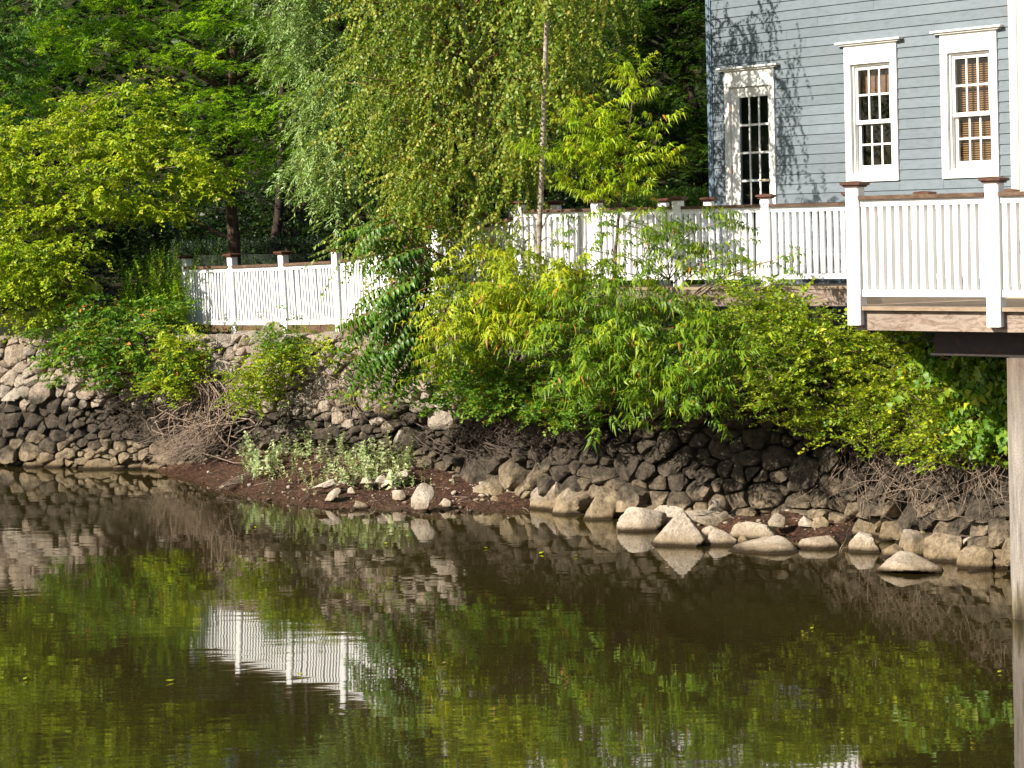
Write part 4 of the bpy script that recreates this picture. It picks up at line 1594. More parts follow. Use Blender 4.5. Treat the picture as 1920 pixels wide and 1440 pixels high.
for k, (px_, top, dd, r, lab) in enumerate([(508, 330, 41, .12, 'dark trunk in shade behind the hedge, nearer the locust'), (533, 300, 42.5, .08, 'thinner dark trunk right of the shaded trunk behind the hedge')]):
    b = P(px_, 560, dd); b.z = 2.1
    t = empty('shaded_tree', b, lab, 'tree')
    tp = trunk(t, [b, P(px_ + 12, 420, dd), P(px_ + 22, 250, dd), P(px_ + 15, -60, dd)], r, r * .5, 'bark_dark')
    g = np.random.default_rng(120 + k)
    C, O = clumps([(px_ + 20, 60, dd, 130, 120, 1.2), (px_ - 20, -120, dd, 150, 120, 1.2)], 70, g)
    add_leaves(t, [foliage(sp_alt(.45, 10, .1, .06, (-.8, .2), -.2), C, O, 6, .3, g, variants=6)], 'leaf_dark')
    limbs(t, tp, C, g, 'bark_dark', .035, .008, 2, start=.5)

LOC = sp_pinnate(.22, 8, .052, .022, 5, .45, -.15, 1.7, .004, up=.1)


def locust(name, lab, base, tpts, r0, tiers, nc, per, seed, m='leaf_locust', trunk_m='bark_locust', every=2, dead=()):
    g = np.random.default_rng(seed)
    t = empty(name, base, lab, 'tree')
    tp = trunk(t, tpts, r0, r0 * .45, trunk_m, wob=.05, seed=seed)
    C, O = clumps(tiers, nc, g, .45)
    add_leaves(t, [foliage(LOC, C, O, per, .2, g, (-.25, .35), .6, (.8, 1.25), .45)], m)
    limbs(t, tp, C, g, trunk_m, .035, .007, every, sag=.06, start=.15, wob=.1)
    return t, tp


b = P(442, 590, 35.5); b.z = 2.05
tiers = []
gq = np.random.default_rng(7)
for (x, y, rx, ry, d) in [(250, 40, 110, 34, 34.6), (340, 110, 90, 30, 34.4), (420, 50, 110, 40, 34.6), (180, 110, 90, 40, 35.2), (270, 185, 100, 30, 34.8), (390, 185, 90, 26, 34.4),
                          (470, 130, 80, 26, 34.6), (440, 235, 110, 26, 34.4), (360, 265, 90, 26, 34.8), (520, 185, 60, 26, 34.5), (520, 265, 70, 24, 34.8), (450, 315, 80, 22, 34.5),
                          (555, 310, 50, 20, 35), (400, 345, 60, 24, 34.9), (500, 60, 80, 40, 35), (560, 120, 70, 40, 35.6), (300, -40, 150, 50, 35), (450, -60, 160, 60, 35),
                          (200, -60, 150, 60, 35.5), (360, -160, 220, 70, 35.5), (560, -60, 120, 70, 35.5), (480, -220, 180, 60, 36), (300, 310, 80, 24, 35.4), (90, 60, 100, 50, 35.5), (60, 170, 80, 40, 35.6),
                          (600, 230, 50, 50, 36), (620, 60, 70, 70, 36.2), (150, 240, 90, 40, 35.8), (250, 380, 80, 30, 36)]:
    tiers.append((x, y, d, rx, ry, .9))
locust('locust_tree', 'locust tree with feathery bright green leaves and a dark furrowed trunk', b,
       [b, P(437, 430, 35.5), P(430, 340, 35.5), P(432, 220, 35.5), P(436, 120, 35.4), P(430, 0, 35.4), P(425, -160, 35.5)], .115, tiers, 400, 5.9, 131, every=4)
# its side stems, leaning right
b2 = P(470, 560, 36.4); b2.z = 2.1
tiers = [(1150, 40, 34, 70, 40, .8), (1230, 30, 34.5, 100, 50, .9), (1290, 110, 34.5, 90, 50, .9), (1180, 130, 34.5, 90, 40, .8), (1240, 200, 34, 100, 40, .8), (1310, 230, 34, 60, 50, .8),
         (1150, 230, 34.5, 70, 50, .8), (1290, 300, 33.5, 70, 36, .7), (1200, 290, 34, 80, 40, .8), (1220, -70, 35, 160, 60, 1), (1330, -20, 35, 100, 60, 1), (1120, -60, 35, 100, 60, 1), (1080, 150, 35, 60, 70, .8), (1280, -180, 35.5, 180, 70, 1)]
b3 = P(1345, 500, 34.2); b3.z = 2.05
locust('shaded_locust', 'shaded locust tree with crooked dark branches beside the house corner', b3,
       [b3, P(1322, 280, 34.2), P(1290, 170, 34.2), P(1255, 70, 34.3), P(1235, -60, 34.4), P(1225, -170, 34.4)], .09, tiers, 380, 4.6, 132, 'leaf_locust_shade', 'bark_dark', 4)
# sumac-like tree with long compound leaves, far left
g = np.random.default_rng(140)
b = P(-60, 590, 34.4); b.z = 2.0
t = empty('sumac_tree', b, 'tree with long compound leaves and yellow tips at the far end of the bank', 'tree')
tp = trunk(t, [b, P(-50, 420, 34.4), P(-35, 200, 34.3), P(-10, 40, 34.2), P(10, -90, 34.2)], .07, .03, 'bark_dark')
C, O = clumps([(10, 70, 34, 60, 50, .5), (-10, 150, 34, 60, 40, .5), (0, 230, 33.9, 50, 40, .5), (60, 10, 34, 60, 40, .5), (-60, 60, 34.2, 60, 90, .6), (20, -90, 34.2, 110, 60, .7), (-100, 250, 34.3, 90, 90, .6), (-90, 400, 34.3, 90, 90, .6)], 70, g)
add_leaves(t, [foliage(sp_pinnate(.5, 10, .11, .028, 4, .35, -.55, 1.8, .006, up=.1), C, O, 3, .2, g)], 'leaf_weed')
C2, O2 = clumps([(90, 50, 33.9, 50, 40, .3), (40, 210, 33.8, 40, 30, .3), (15, 215, 33.8, 30, 20, .2)], 14, g)
add_leaves(t, [foliage(sp_alt(.12, 24, .03, .02, (-.3, .9), .2), C2, O2, 3, .07, g)], 'leaf_yellow', 'blossom')
limbs(t, tp, C, g, 'bark_dark', .03, .006, 2)

# ---- willow behind the birch
g = np.random.default_rng(150)
b = P(690, 560, 31.6); b.z = 2.05
t = empty('willow_tree', b, 'silvery green willow reaching out beside the birch', 'tree')
tp = trunk(t, [b, P(680, 400, 31.5), P(660, 250, 31.4), P(640, 60, 31.3), P(620, -120, 31.3)], .12, .05, 'bark_dark')
C, O = clumps([(520, 30, 31, 55, 36, .6), (560, 100, 30.8, 50, 40, .6), (600, 40, 31, 60, 60, .7), (610, 170, 30.8, 60, 50, .7), (600, 240, 30.6, 48, 40, .6), (590, 305, 30.5, 45, 34, .6), (620, 350, 30.4, 50, 34, .6),
               (650, 280, 30.5, 60, 50, .7), (640, 380, 30.3, 34, 26, .4), (660, 110, 31, 60, 70, .7), (540, -60, 31.2, 110, 60, .9), (640, -80, 31.2, 110, 70, .9), (580, -170, 31.3, 140, 60, .9), (700, 200, 31, 70, 120, .8)], 420, g, .4)
add_leaves(t, [foliage(sp_alt(.36, 20, .095, .022, (-.8, .3), -.5, .3, (.3, 1.1)), C, O, 6.5, .13, g, (-.9, .2), .6)], 'leaf_willow')
limbs(t, tp, C, g, 'twig_brown', .03, .005, 3)

# ---- birch
g = np.random.default_rng(160)
b = P(912, 585, 28.5); b.z = 1.95
t = empty('birch_tree', b, 'large weeping birch with white trunk and rusty catkins above the fence', 'tree')
tp = trunk(t, [b, P(908, 470, 28.5), P(902, 330, 28.45), P(897, 190, 28.4), P(873, 60, 28.4), P(862, -60, 28.4), P(855, -220, 28.4)], .085, .035, 'bark_birch', wob=.02)
BB = [(720, 60, 28.4, 90, 70, .9), (820, 40, 28.2, 110, 70, 1.0), (930, 50, 28.2, 100, 70, 1.0), (1030, 60, 28.4, 80, 70, .8), (710, 160, 28.6, 60, 60, .8), (780, 150, 28, 110, 70, 1.0), (900, 160, 27.9, 110, 70, 1.0),
      (1010, 150, 28.1, 70, 70, .7), (1080, 130, 28.4, 50, 90, .5), (730, 250, 28.2, 90, 60, .9), (850, 260, 27.8, 110, 70, 1.0), (950, 260, 28, 60, 70, .7), (1060, 210, 28.4, 50, 50, .4),
      (740, 340, 28, 90, 60, .9), (850, 350, 27.8, 100, 60, .9), (940, 330, 28, 50, 60, .5), (720, 410, 27.8, 60, 34, .5), (800, 430, 27.7, 70, 46, .5), (880, 420, 27.7, 70, 36, .5),
      (740, 480, 27.8, 60, 40, .35), (700, 450, 28.0, 34, 30, .3), (770, 520, 27.8, 50, 30, .3), (820, 490, 27.8, 60, 34, .35), (930, 470, 27.6, 50, 50, .3), (970, 410, 27.6, 28, 40, .25),
      (760, -60, 28.6, 160, 70, 1.2), (930, -70, 28.5, 160, 70, 1.2), (1080, -30, 28.6, 90, 70, .8), (850, -190, 28.6, 220, 80, 1.3), (1010, -180, 28.6, 130, 70, 1), (1110, 60, 28.6, 40, 60, .4)]
C, O = clumps(BB, 430, g, .42)
add_leaves(t, [foliage(sp_birch, C, O, 6.8, .12, g, (-1.3, .1), .55, (.6, 1.15), 1.0, 14)], 'leaf_birch')
limbs(t, tp, C, g, 'bark_birch_branch', .028, .004, 4, sag=.12, start=.1)
# slender second stem standing before the walkway railing
g = np.random.default_rng(161)
b = P(1008, 545, 26.75); b.z = 1.9
t = empty('birch_sapling', b, 'slender pale birch stem before the walkway railing', 'tree')
tp = trunk(t, [b, P(1010, 490, 26.75), P(1013, 380, 26.75), P(1019, 260, 26.75), P(1021, 170, 26.75), P(1024, 60, 26.75), P(1030, -60, 26.7), P(1032, -200, 26.7)], .045, .026, 'bark_birch', wob=.012)
C, O = clumps([(1030, 40, 26.9, 60, 60, .4), (990, 120, 26.9, 50, 60, .4), (1030, -60, 26.8, 100, 70, .8), (960, 400, 26.8, 20, 50, .2), (990, 240, 26.9, 30, 50, .3), (1040, -180, 26.8, 120, 70, .8)], 64, g)
add_leaves(t, [foliage(sp_birch, C, O, 5, .14, g, (-1.3, -.3), .55, (.8, 1.15), 1.2, 9)], 'leaf_birch')
limbs(t, tp, C, g, 'bark_birch_branch', .014, .003, 2, sag=.1, start=.15)
mb = MB()
for a, c_, e in (((1011, 440), (1030, 400), (1042, 385)), ((1010, 480), (1000, 440), (975, 410)), ((1010, 500), (985, 470), (955, 455)), ((1012, 455), (1030, 445), (1050, 470))):
    mb.tube(spline([P(*a, 26.75), P(*c_, 26.7), P(*e, 26.65)], 7), [.009, .008, .007, .006, .005, .004, .003], 5)
mb.build('bare_twigs', MATS['twig_brown'], t, smooth=True)

# ---- yellow-green tree at the left
g = np.random.default_rng(170)
b = P(130, 625, 33.6); b.z = 1.95
t = empty('yellow_leaved_tree', b, 'spreading small tree with yellow green leaves leaning over the wall', 'tree')
tp = trunk(t, [b, P(128, 540, 33.6), P(120, 430, 33.6), P(130, 320, 33.5), P(140, 220, 33.5)], .06, .025, 'twig_pale')
YB = [(100, 230, 33.2, 90, 50, .7), (200, 235, 33.2, 90, 50, .7), (290, 240, 33.2, 60, 36, .6), (60, 310, 33, 90, 50, .7), (180, 310, 32.9, 110, 50, .8), (300, 310, 33, 90, 45, .7), (370, 345, 33, 55, 30, .5),
      (60, 390, 32.8, 90, 50, .7), (180, 385, 32.8, 100, 45, .7), (290, 385, 33, 80, 36, .6), (50, 470, 32.5, 90, 50, .6), (140, 460, 32.6, 70, 34, .5), (110, 500, 32.4, 60, 40, .4), (10, 520, 32.3, 70, 60, .4), (40, 545, 32.9, 80, 44, .4), (120, 540, 32.7, 50, 34, .4), (60, 600, 32.9, 50, 14, .25),
      (-60, 350, 33, 100, 140, .8), (-60, 470, 33.4, 90, 60, .7), (260, 180, 33.2, 60, 30, .5), (90, 590, 32.5, 50, 24, .3)]
C, O = clumps(YB, 300, g, .42)
add_leaves(t, [foliage(sp_alt(.32, 12, .085, .044, (-.95, .1), -.3, .3, (.4, 1.2)), C, O, 9.5, .14, g, (-.35, .35), .6, (.8, 1.2), .6)], 'leaf_yellow')
limbs(t, tp, C, g, 'twig_pale', .02, .004, 3, sag=.1, start=.1)
# dark evergreen below it
for k, (lab, bl, nt, col, nm) in enumerate([
    ('dark glossy evergreen shrub under the yellow leaved tree', [(205, 425, 33.9, 55, 40, .4), (160, 450, 33.9, 50, 50, .4), (190, 480, 33.9, 60, 40, .4)], 60, 'leaf_dark', 'evergreen_shrub'),
    ('leafy green shrub sprawling over the wall below the yellow tree', [(200, 640, 31.7, 70, 34, .35), (280, 630, 31.6, 60, 30, .35), (150, 690, 31.8, 55, 40, .3), (230, 700, 31.5, 70, 34, .3), (320, 680, 31.2, 55, 34, .3), (120, 640, 32, 50, 34, .3), (270, 590, 32, 90, 24, .35), (180, 590, 32.2, 70, 26, .35)], 170, 'leaf_vine', 'sprawling_shrub'),
    ('yellowing vine on the wall beside the first fence panel', [(330, 640, 31.1, 34, 22, .2), (350, 690, 30.9, 30, 26, .2), (300, 720, 31, 40, 16, .2)], 44, 'leaf_yellow', 'yellow_vine'),
    ('bushy vine hanging down the wall below the second fence panel', [(495, 700, 29.6, 46, 30, .2), (470, 740, 29.6, 34, 22, .18), (535, 665, 29.5, 26, 24, .16), (450, 700, 29.8, 24, 18, .16)], 62, 'leaf_bittersweet', 'hanging_vine'),
    ('dark green tuft on the wall top below the third fence panel', [(527, 635, 29.75, 22, 22, .16), (530, 655, 29.7, 16, 16, .12)], 26, 'leaf_vine', 'leafy_tuft'),
    ('thin yellow green vine on stones beside the dark compound leaves', [(600, 665, 29.1, 34, 30, .14), (640, 650, 28.9, 30, 24, .14), (690, 740, 28.5, 40, 24, .14)], 40, 'leaf_bittersweet', 'thin_vine'),
]):
    g = np.random.default_rng(180 + k)
    b = P(bl[0][0], bl[0][1] + 20, bl[0][2] + .2)
    t = empty(nm, b, lab, 'shrub' if 'vine' not in nm else 'vine')
    C, O = clumps(bl, int(nt * .62), g, .4)
    lsz = (.085, .045) if k in (0, 1) else (.06, .036)
    add_leaves(t, [foliage(sp_alt(.25, 12, lsz[0], lsz[1], (-.7, .4), -.2, .25, (.4, 1.3), specials=.02), C, O, 9 if k != 5 else 4, .09, g, (-.5, .5), .6)], col, 'foliage')
    tr_ = spline([b + Vector((0, .1, -.1)), b + Vector((.05, 0, .15)), b + Vector((0, -.05, .3))], 6)
    limbs(t, tr_, C, g, 'dry_vine', .01, .003, 4, sag=.05, start=0)

# ---- tree of heaven with long compound leaves in front of the fence
g = np.random.default_rng(190)
b = P(775, 700, 27.9); b.z = 1.7
t = empty('tree_of_heaven', b, 'young tree with long drooping dark compound leaves on red stalks', 'tree')
tp = trunk(t, [b, P(785, 620, 27.7), P(800, 520, 27.5), P(770, 450, 27.4), P(735, 410, 27.4)], .022, .01, 'twig_brown', n=14)


def sp_frond(g):
    """one long compound leaf: leaflets in even rows hanging from a red stalk"""
    s = Spray(); L = g.uniform(.6, .95); pr = int(L * 12)
    dr_ = g.uniform(.25, .6)
    p = lambda t: np.array([L * t, .05 * math.sin(3 * t), .12 * L * t - dr_ * L * t * t])
    s.stem([p(0), p(.35), p(.7), p(1)], .008, .97)
    rr = g.uniform(0, .5)
    for i in range(pr):
        t = .16 + .82 * (i + .5) / pr
        for sd in (-1, 1):
            ll = .145 * (1.05 - .5 * abs(t - .45)) * g.uniform(.85, 1.1)
            s.leaf(p(t), sd * (1.0 - .25 * t) + g.normal(0, .08), -.75 + g.normal(0, .12), sd * .25 + g.normal(0, .12), leaf4(ll, .052, .2, g.uniform(.25, .45)), rr + g.uniform(0, .35))
    s.leaf(p(1), 0, -.8, 0, leaf4(.12, .04, .2, .3), rr + .2)
    return s.get()


pos, yaw, pit, sc = [], [], [], []
for (x, y, d_, n_, p0, p1_) in [(800, 470, 27.5, 4, -.5, .3), (800, 520, 27.45, 7, -.7, .2), (795, 570, 27.4, 8, -.8, .1), (800, 620, 27.35, 8, -.9, 0), (795, 665, 27.35, 5, -1.0, -.2), (745, 540, 27.35, 4, -.8, .0),
                                (740, 590, 27.3, 5, -.9, -.1), (750, 630, 27.3, 5, -1.1, -.3), (825, 600, 27.5, 4, -1.0, .0), (735, 415, 27.4, 4, -.25, .15), (760, 450, 27.4, 3, -.5, .1), (700, 640, 27.3, 3, -1.1, -.4)]:
    for _ in range(int(n_ * 2.6)):
        pos.append(np.array(P(x + g.normal(0, 9), y + g.normal(0, 9), d_ + g.normal(0, .15)))); sc.append(g.uniform(.75, 1.1) if y > 460 else g.uniform(.7, .85))
        yaw.append(math.pi + g.normal(.15, .5)); pit.append(g.uniform(p0, p1_))
n_ = len(pos)
add_leaves(t, [place(sp_frond, np.array(pos), np.array(yaw), np.array(pit), g.normal(0, .15, n_), np.array(sc), g.uniform(0, .8, n_), g)], 'leaf_heaven')
limbs(t, tp, np.array(pos), g, 'twig_brown', .01, .004, 3, start=0)

# ---- cherry sapling and the cherry bushes under it
CH = sp_cherry()
g = np.random.default_rng(200)
b = P(1150, 590, 26.0); b.z = 1.85
t = empty('cherry_sapling', b, 'young cherry tree with bright yellow green drooping leaves before the railing', 'tree')
tp = trunk(t, [b, P(1152, 500, 26.0), P(1160, 400, 26.0), P(1175, 280, 26.0), P(1185, 190, 26.0), P(1190, 130, 26.0)], .026, .006, 'twig_brown', n=20, wob=.02)
CB = [(1190, 135, 25.9, 6, 20, .06, 2), (1187, 165, 25.9, 14, 14, .1, 1.5), (1222, 180, 25.9, 18, 14, .12), (1160, 195, 25.9, 16, 14, .12), (1086, 190, 25.9, 8, 18, .1, 1.5), (1072, 232, 25.9, 22, 14, .16), (1108, 240, 25.8, 22, 14, .16),
      (1200, 230, 25.8, 36, 16, .22), (1240, 265, 25.8, 18, 12, .16), (1150, 252, 25.8, 30, 16, .2), (1180, 290, 25.7, 44, 20, .24), (1120, 290, 25.8, 40, 18, .22), (1050, 295, 25.9, 40, 12, .2), (1000, 295, 25.9, 20, 10, .15), (1230, 310, 25.7, 30, 16, .2), (1090, 310, 25.8, 44, 14, .2),
      (1160, 330, 25.7, 50, 14, .24), (1085, 345, 25.8, 32, 14, .2), (1180, 365, 25.7, 50, 18, .24), (1120, 375, 25.8, 40, 16, .2)]
C, O = clumps(CB, 84, g, .6)
add_leaves(t, [foliage(CH, C, O, 3.4, .05, g, (.1, 1.1), .7, (.5, .8))], 'leaf_cherry_bright')
limbs(t, tp, C, g, 'twig_brown', .008, .003, 2, sag=-.02, start=.25)
CHD = [('hanging cherry branches before the middle of the walkway railing',
        [(1090, 410, 25.8, 34, 12, .2), (1170, 410, 25.7, 40, 18, .2), (1085, 460, 25.8, 30, 12, .18), (1180, 470, 25.7, 44, 16, .2), (1240, 440, 25.6, 40, 26, .25), (1290, 440, 25.5, 34, 24, .25), (1270, 490, 25.5, 44, 22, .25), (1340, 420, 25.3, 24, 26, .2), (1340, 480, 25.2, 36, 24, .25),
         (1400, 490, 25, 34, 22, .25), (1450, 490, 24.9, 30, 16, .2), (1500, 468, 24.8, 24, 9, .14), (1310, 390, 25.4, 24, 10, .2), (1240, 390, 25.5, 30, 12, .2), (1390, 520, 24.9, 44, 18, .25), (1130, 500, 25.7, 30, 12, .2), (1210, 520, 25.5, 40, 14, .2)], 84, 'leaf_cherry_dark', (1250, 600), 2.2),
       ('bright yellow green cherry bush at the near end of the ramp fence',
        [(900, 490, 26.7, 36, 14, .25), (975, 500, 26.6, 26, 14, .2), (880, 560, 26.6, 50, 26, .35), (960, 550, 26.4, 60, 28, .4), (1040, 545, 26.2, 60, 26, .4), (870, 620, 26.6, 40, 26, .35), (940, 610, 26.3, 60, 30, .4), (860, 670, 26.6, 40, 24, .3), (1000, 600, 26.1, 50, 30, .4), (1080, 520, 26, 30, 16, .25), (1040, 510, 26.2, 20, 20, .2)], 135, 'leaf_cherry', (940, 720), 3.4),
       ('broad green cherry bush spreading over the wall in the middle',
        [(1090, 580, 25.6, 60, 30, .4), (1170, 560, 25.4, 70, 30, .4), (1250, 580, 25.2, 60, 30, .4), (1110, 640, 25.4, 60, 30, .4), (1190, 640, 25.1, 70, 34, .45), (1270, 640, 24.9, 60, 34, .4), (1090, 700, 25.4, 44, 26, .35), (1180, 710, 25, 70, 32, .4), (1270, 710, 24.7, 60, 32, .4), (1330, 660, 24.7, 50, 34, .35),
         (1240, 748, 24.7, 70, 22, .35), (1320, 758, 24.5, 40, 20, .3), (1340, 720, 24.6, 44, 30, .3), (1150, 755, 25, 40, 14, .3), (1390, 660, 24.5, 34, 34, .3), (1060, 650, 25.6, 40, 40, .35)], 200, 'leaf_cherry_dark', (1210, 800), 3.4)]
for k, (lab, bl, nt, col, bp, per) in enumerate(CHD):
    g = np.random.default_rng(205 + k)
    b = P(bp[0], bp[1], 25.9 if k != 1 else 27.1)
    fwd = (.45, .7, .75)[k]                               # how far the bush leans out over the river
    bl = [(q[0], q[1], q[2] - fwd) + tuple(q[3:]) for q in bl]
    t = empty('cherry_bush', b, lab, 'bush')
    C, O = clumps(bl, int(nt * .6), g, .45)
    add_leaves(t, [foliage(CH, C, O, per * 1.5, .1, g, (-.35, .5), .7, (.5, 1.05) if k else (.5, .8))], col, 'foliage')
    tr_ = spline([b, b + Vector((0, -.1, .3)), b + Vector((.05, -.15, .7)), b + Vector((.0, -.15, 1.1))], 9)
    limbs(t, tr_, C, g, 'twig_pale', .014, .004, 2, sag=.06, start=0)
    # small-leaved darker growth inside
    g2 = np.random.default_rng(215 + k)
    C, O = clumps([(q[0], q[1] + 14, q[2] + .45, q[3], q[4], q[5]) for q in bl], int(nt * .7), g2, .5)
    if k: add_leaves(t, [foliage(sp_alt(.22, 12, .05, .034, (-.8, .2), -.2), C, O, 5, .13, g2)], 'leaf_vine', 'inner_foliage')

# ---- the small-leaved thicket under the deck, and ivy along the wall's top
TH = [('yellow green small leaved thicket below the end of the walkway', [(1400, 600, 24.6, 50, 24, .35), (1470, 600, 24.4, 60, 28, .35), (1545, 628, 24.2, 50, 22, .35), (1430, 560, 24.7, 40, 16, .3), (1490, 575, 24.6, 40, 14, .3), (1450, 650, 24.3, 50, 34, .35), (1530, 660, 24, 60, 34, .35), (1480, 720, 23.9, 50, 40, .35), (1420, 540, 24.8, 24, 20, .2), (1360, 610, 24.8, 36, 24, .3)], 210, 'leaf_bittersweet', .058),
      ('bright yellow green thicket hanging over the wall under the deck', [(1600, 660, 23.7, 60, 34, .4), (1590, 720, 23.5, 60, 40, .35), (1660, 680, 23.2, 60, 40, .4), (1560, 780, 23.6, 60, 32, .3), (1650, 760, 23, 70, 44, .35), (1720, 720, 22.6, 60, 50, .4), (1490, 780, 23.9, 40, 26, .25), (1720, 800, 22.5, 60, 40, .35), (1640, 820, 22.9, 44, 18, .25), (1790, 770, 22, 60, 60, .4), (1780, 840, 22, 50, 24, .3), (1600, 630, 23.8, 60, 16, .4), (1840, 820, 21.6, 40, 30, .3), (1710, 640, 23, 60, 24, .5)], 380, 'leaf_bittersweet', .062),
      ('dense dark green ivy at the wall top below the yellow cherry bush', [(880, 730, 27, 50, 24, .25), (940, 720, 26.6, 50, 30, .25), (1000, 720, 26.3, 50, 34, .25), (1060, 740, 25.9, 44, 26, .25), (960, 760, 26.4, 60, 18, .2), (1030, 770, 26, 34, 14, .15), (1080, 780, 25.7, 34, 14, .15), (900, 690, 26.9, 44, 20, .25), (840, 740, 27.3, 24, 20, .2)], 180, 'leaf_vine', .07)]
for k, (lab, bl, nt, col, ls) in enumerate(TH):
    g = np.random.default_rng(220 + k)
    if k == 0: bl = [(q[0], q[1], q[2] - .6) + tuple(q[3:]) for q in bl]
    b = P(bl[0][0], bl[0][1], bl[0][2] + .4)
    t = empty('ivy' if k == 2 else 'thicket', b, lab, 'ivy' if k == 2 else 'bush')
    C, O = clumps(bl, int(nt * .5), g, .4)
    add_leaves(t, [foliage(sp_alt(.24, 13, ls, ls * .58, (-.5, .6), -.15, .25, (.4, 1.3)), C, O, 9.5, .1, g, (-.5, .7), .65)], col, 'foliage')
    tr_ = spline([b + Vector((0, .2, -.3)), b + Vector((.05, 0, .05)), b + Vector((0, -.05, .3))], 6)
    limbs(t, tr_, C, g, 'twig_pale', .011, .004, 2, sag=.08, start=0)
# lobed vine on the right next to the pier
g = np.random.default_rng(230)
b = P(1850, 690, 21.6)
t = empty('large_leaved_vine', b, 'large leaved green vine hanging beside the pier under the deck', 'vine')
C, O = clumps([(1830, 670, 21.6, 40, 20, .25), (1865, 700, 21.4, 30, 40, .25), (1870, 770, 21.3, 26, 40, .2), (1800, 680, 21.8, 40, 20, .25), (1850, 800, 21.3, 30, 24, .2), (1760, 655, 22.4, 40, 14, .25), (1920, 720, 21, 40, 60, .3), (2000, 740, 20.5, 60, 70, .3)], 90, g)
add_leaves(t, [foliage(sp_alt(.3, 9, .11, .08, (-1.1, -.2), -.3, .15, (.3, 1.2), .006, 0, True), C, O, 4.2, .12, g, (-.7, .2), .7)], 'leaf_vine', 'foliage')
limbs(t, spline([b + Vector((0, .2, .1)), b, b + Vector((0, -.05, -.2))], 5), C, g, 'dry_vine', .01, .004, 4, start=0)

# ---- weeds, herbs, hedges
def herbs(name, lab, cat, spots, fn, m, g, lean=.18, size=(.7, 1.2), stuff=False):
    pos = np.array(spots)
    n = len(pos)
    V, T, R = place(fn, pos, g.uniform(0, 6.28, n), math.pi / 2 - np.abs(g.normal(0, lean, n)), g.uniform(0, 6.28, n), g.uniform(size[0], size[1], n), g.uniform(0, 1, n), g)
    global TRIS
    TRIS += len(T)
    o = np_mesh(name, V, T, MATS[m], None, tuple(V.mean(0)), R)
    return tag(o, lab, cat, None, 'stuff')


g = np.random.default_rng(240)
sp = []
while len(sp) < 240:
    x = g.uniform(455, 775)
    y = g.uniform(826, 896) if x > 540 else g.uniform(835, 880)
    q = PZ(x, y, .3)
    z = drop(q.x, q.y)
    if z is None or z < .12: continue
    q = Vector((q.x, q.y, z))
    if g.random() > (1.0 if 560 < x < 740 else .45) or mnoise.noise(Vector((q.x * 1.6, q.y * 1.6, 3))) < -.12: continue
    sp.append((q.x, q.y, q.z - .02))
herbs('mud_herbs', 'pale green leafy herbs growing on the mud bank', 'herbs', sp, sp_upright(.42, 14, .1, .044, (.6, 1.5), .007), 'leaf_herb', g, .5, (.35, 1.2))
sp = []
for _ in range(60):
    x, y = g.uniform(400, 860), g.uniform(880, 925)
    q = PZ(x, y, .15); z = drop(q.x, q.y)
    if z is None or z < .04: continue
    sp.append((q.x, q.y, z - .01))
herbs('mud_seedlings', 'small scattered seedlings on the open mud', 'seedlings', sp, sp_upright(.16, 8, .05, .02, (.6, 1.4), .005), 'leaf_herb', g, .2, (.6, 1.3))
sp = [tuple(XD(g.uniform(225, 345), g.uniform(32.5, 34.6)) + Vector((0, 0, 2.0))) for _ in range(240)]
herbs('tall_weeds', 'tall dark green weeds beside the end of the fence', 'weeds', sp, sp_upright(1.0, 46, .11, .026, (.5, 1.2), .008, .02), 'leaf_locust', g, .1, (.55, 1.25))
sp = [tuple(XD(g.uniform(290, 480), g.uniform(36.0, 37.2)) + Vector((0, 0, 2.05))) for _ in range(170)]
herbs('grey_weeds', 'feathery grey green weeds behind the fence end', 'weeds', sp, sp_upright(1.25, 60, .08, .018, (.35, .9), .008), 'leaf_willow', g, .1, (.7, 1.1))
sp = [tuple(XD(g.uniform(130, 345), g.uniform(32.4, 33.2)) + Vector((0, 0, 1.98))) for _ in range(230)]
herbs('low_weeds', 'low green and yellow weeds along the wall top', 'weeds', sp, sp_upright(.42, 22, .075, .024, (.5, 1.3), .006, .02), 'leaf_vine', g, .2, (.5, 1.2))
sp = []
for _ in range(70):
    x = g.uniform(350, 680)
    d = float(np.interp(x, [345, 440, 536, 636], [33.3, 32.3, 31.3, 30.3])) - g.uniform(.15, .7)
    s_ = s_of(x); sp.append(tuple(XD(x, d) + Vector((0, 0, wtop(s_) - .06))))
herbs('fence_weeds', 'thin weeds sprouting on the ledge before the short fence', 'weeds', sp, sp_upright(.2, 12, .06, .014, (.4, 1.1), .004, .1), 'leaf_bittersweet', g, .3, (.4, 1.5))

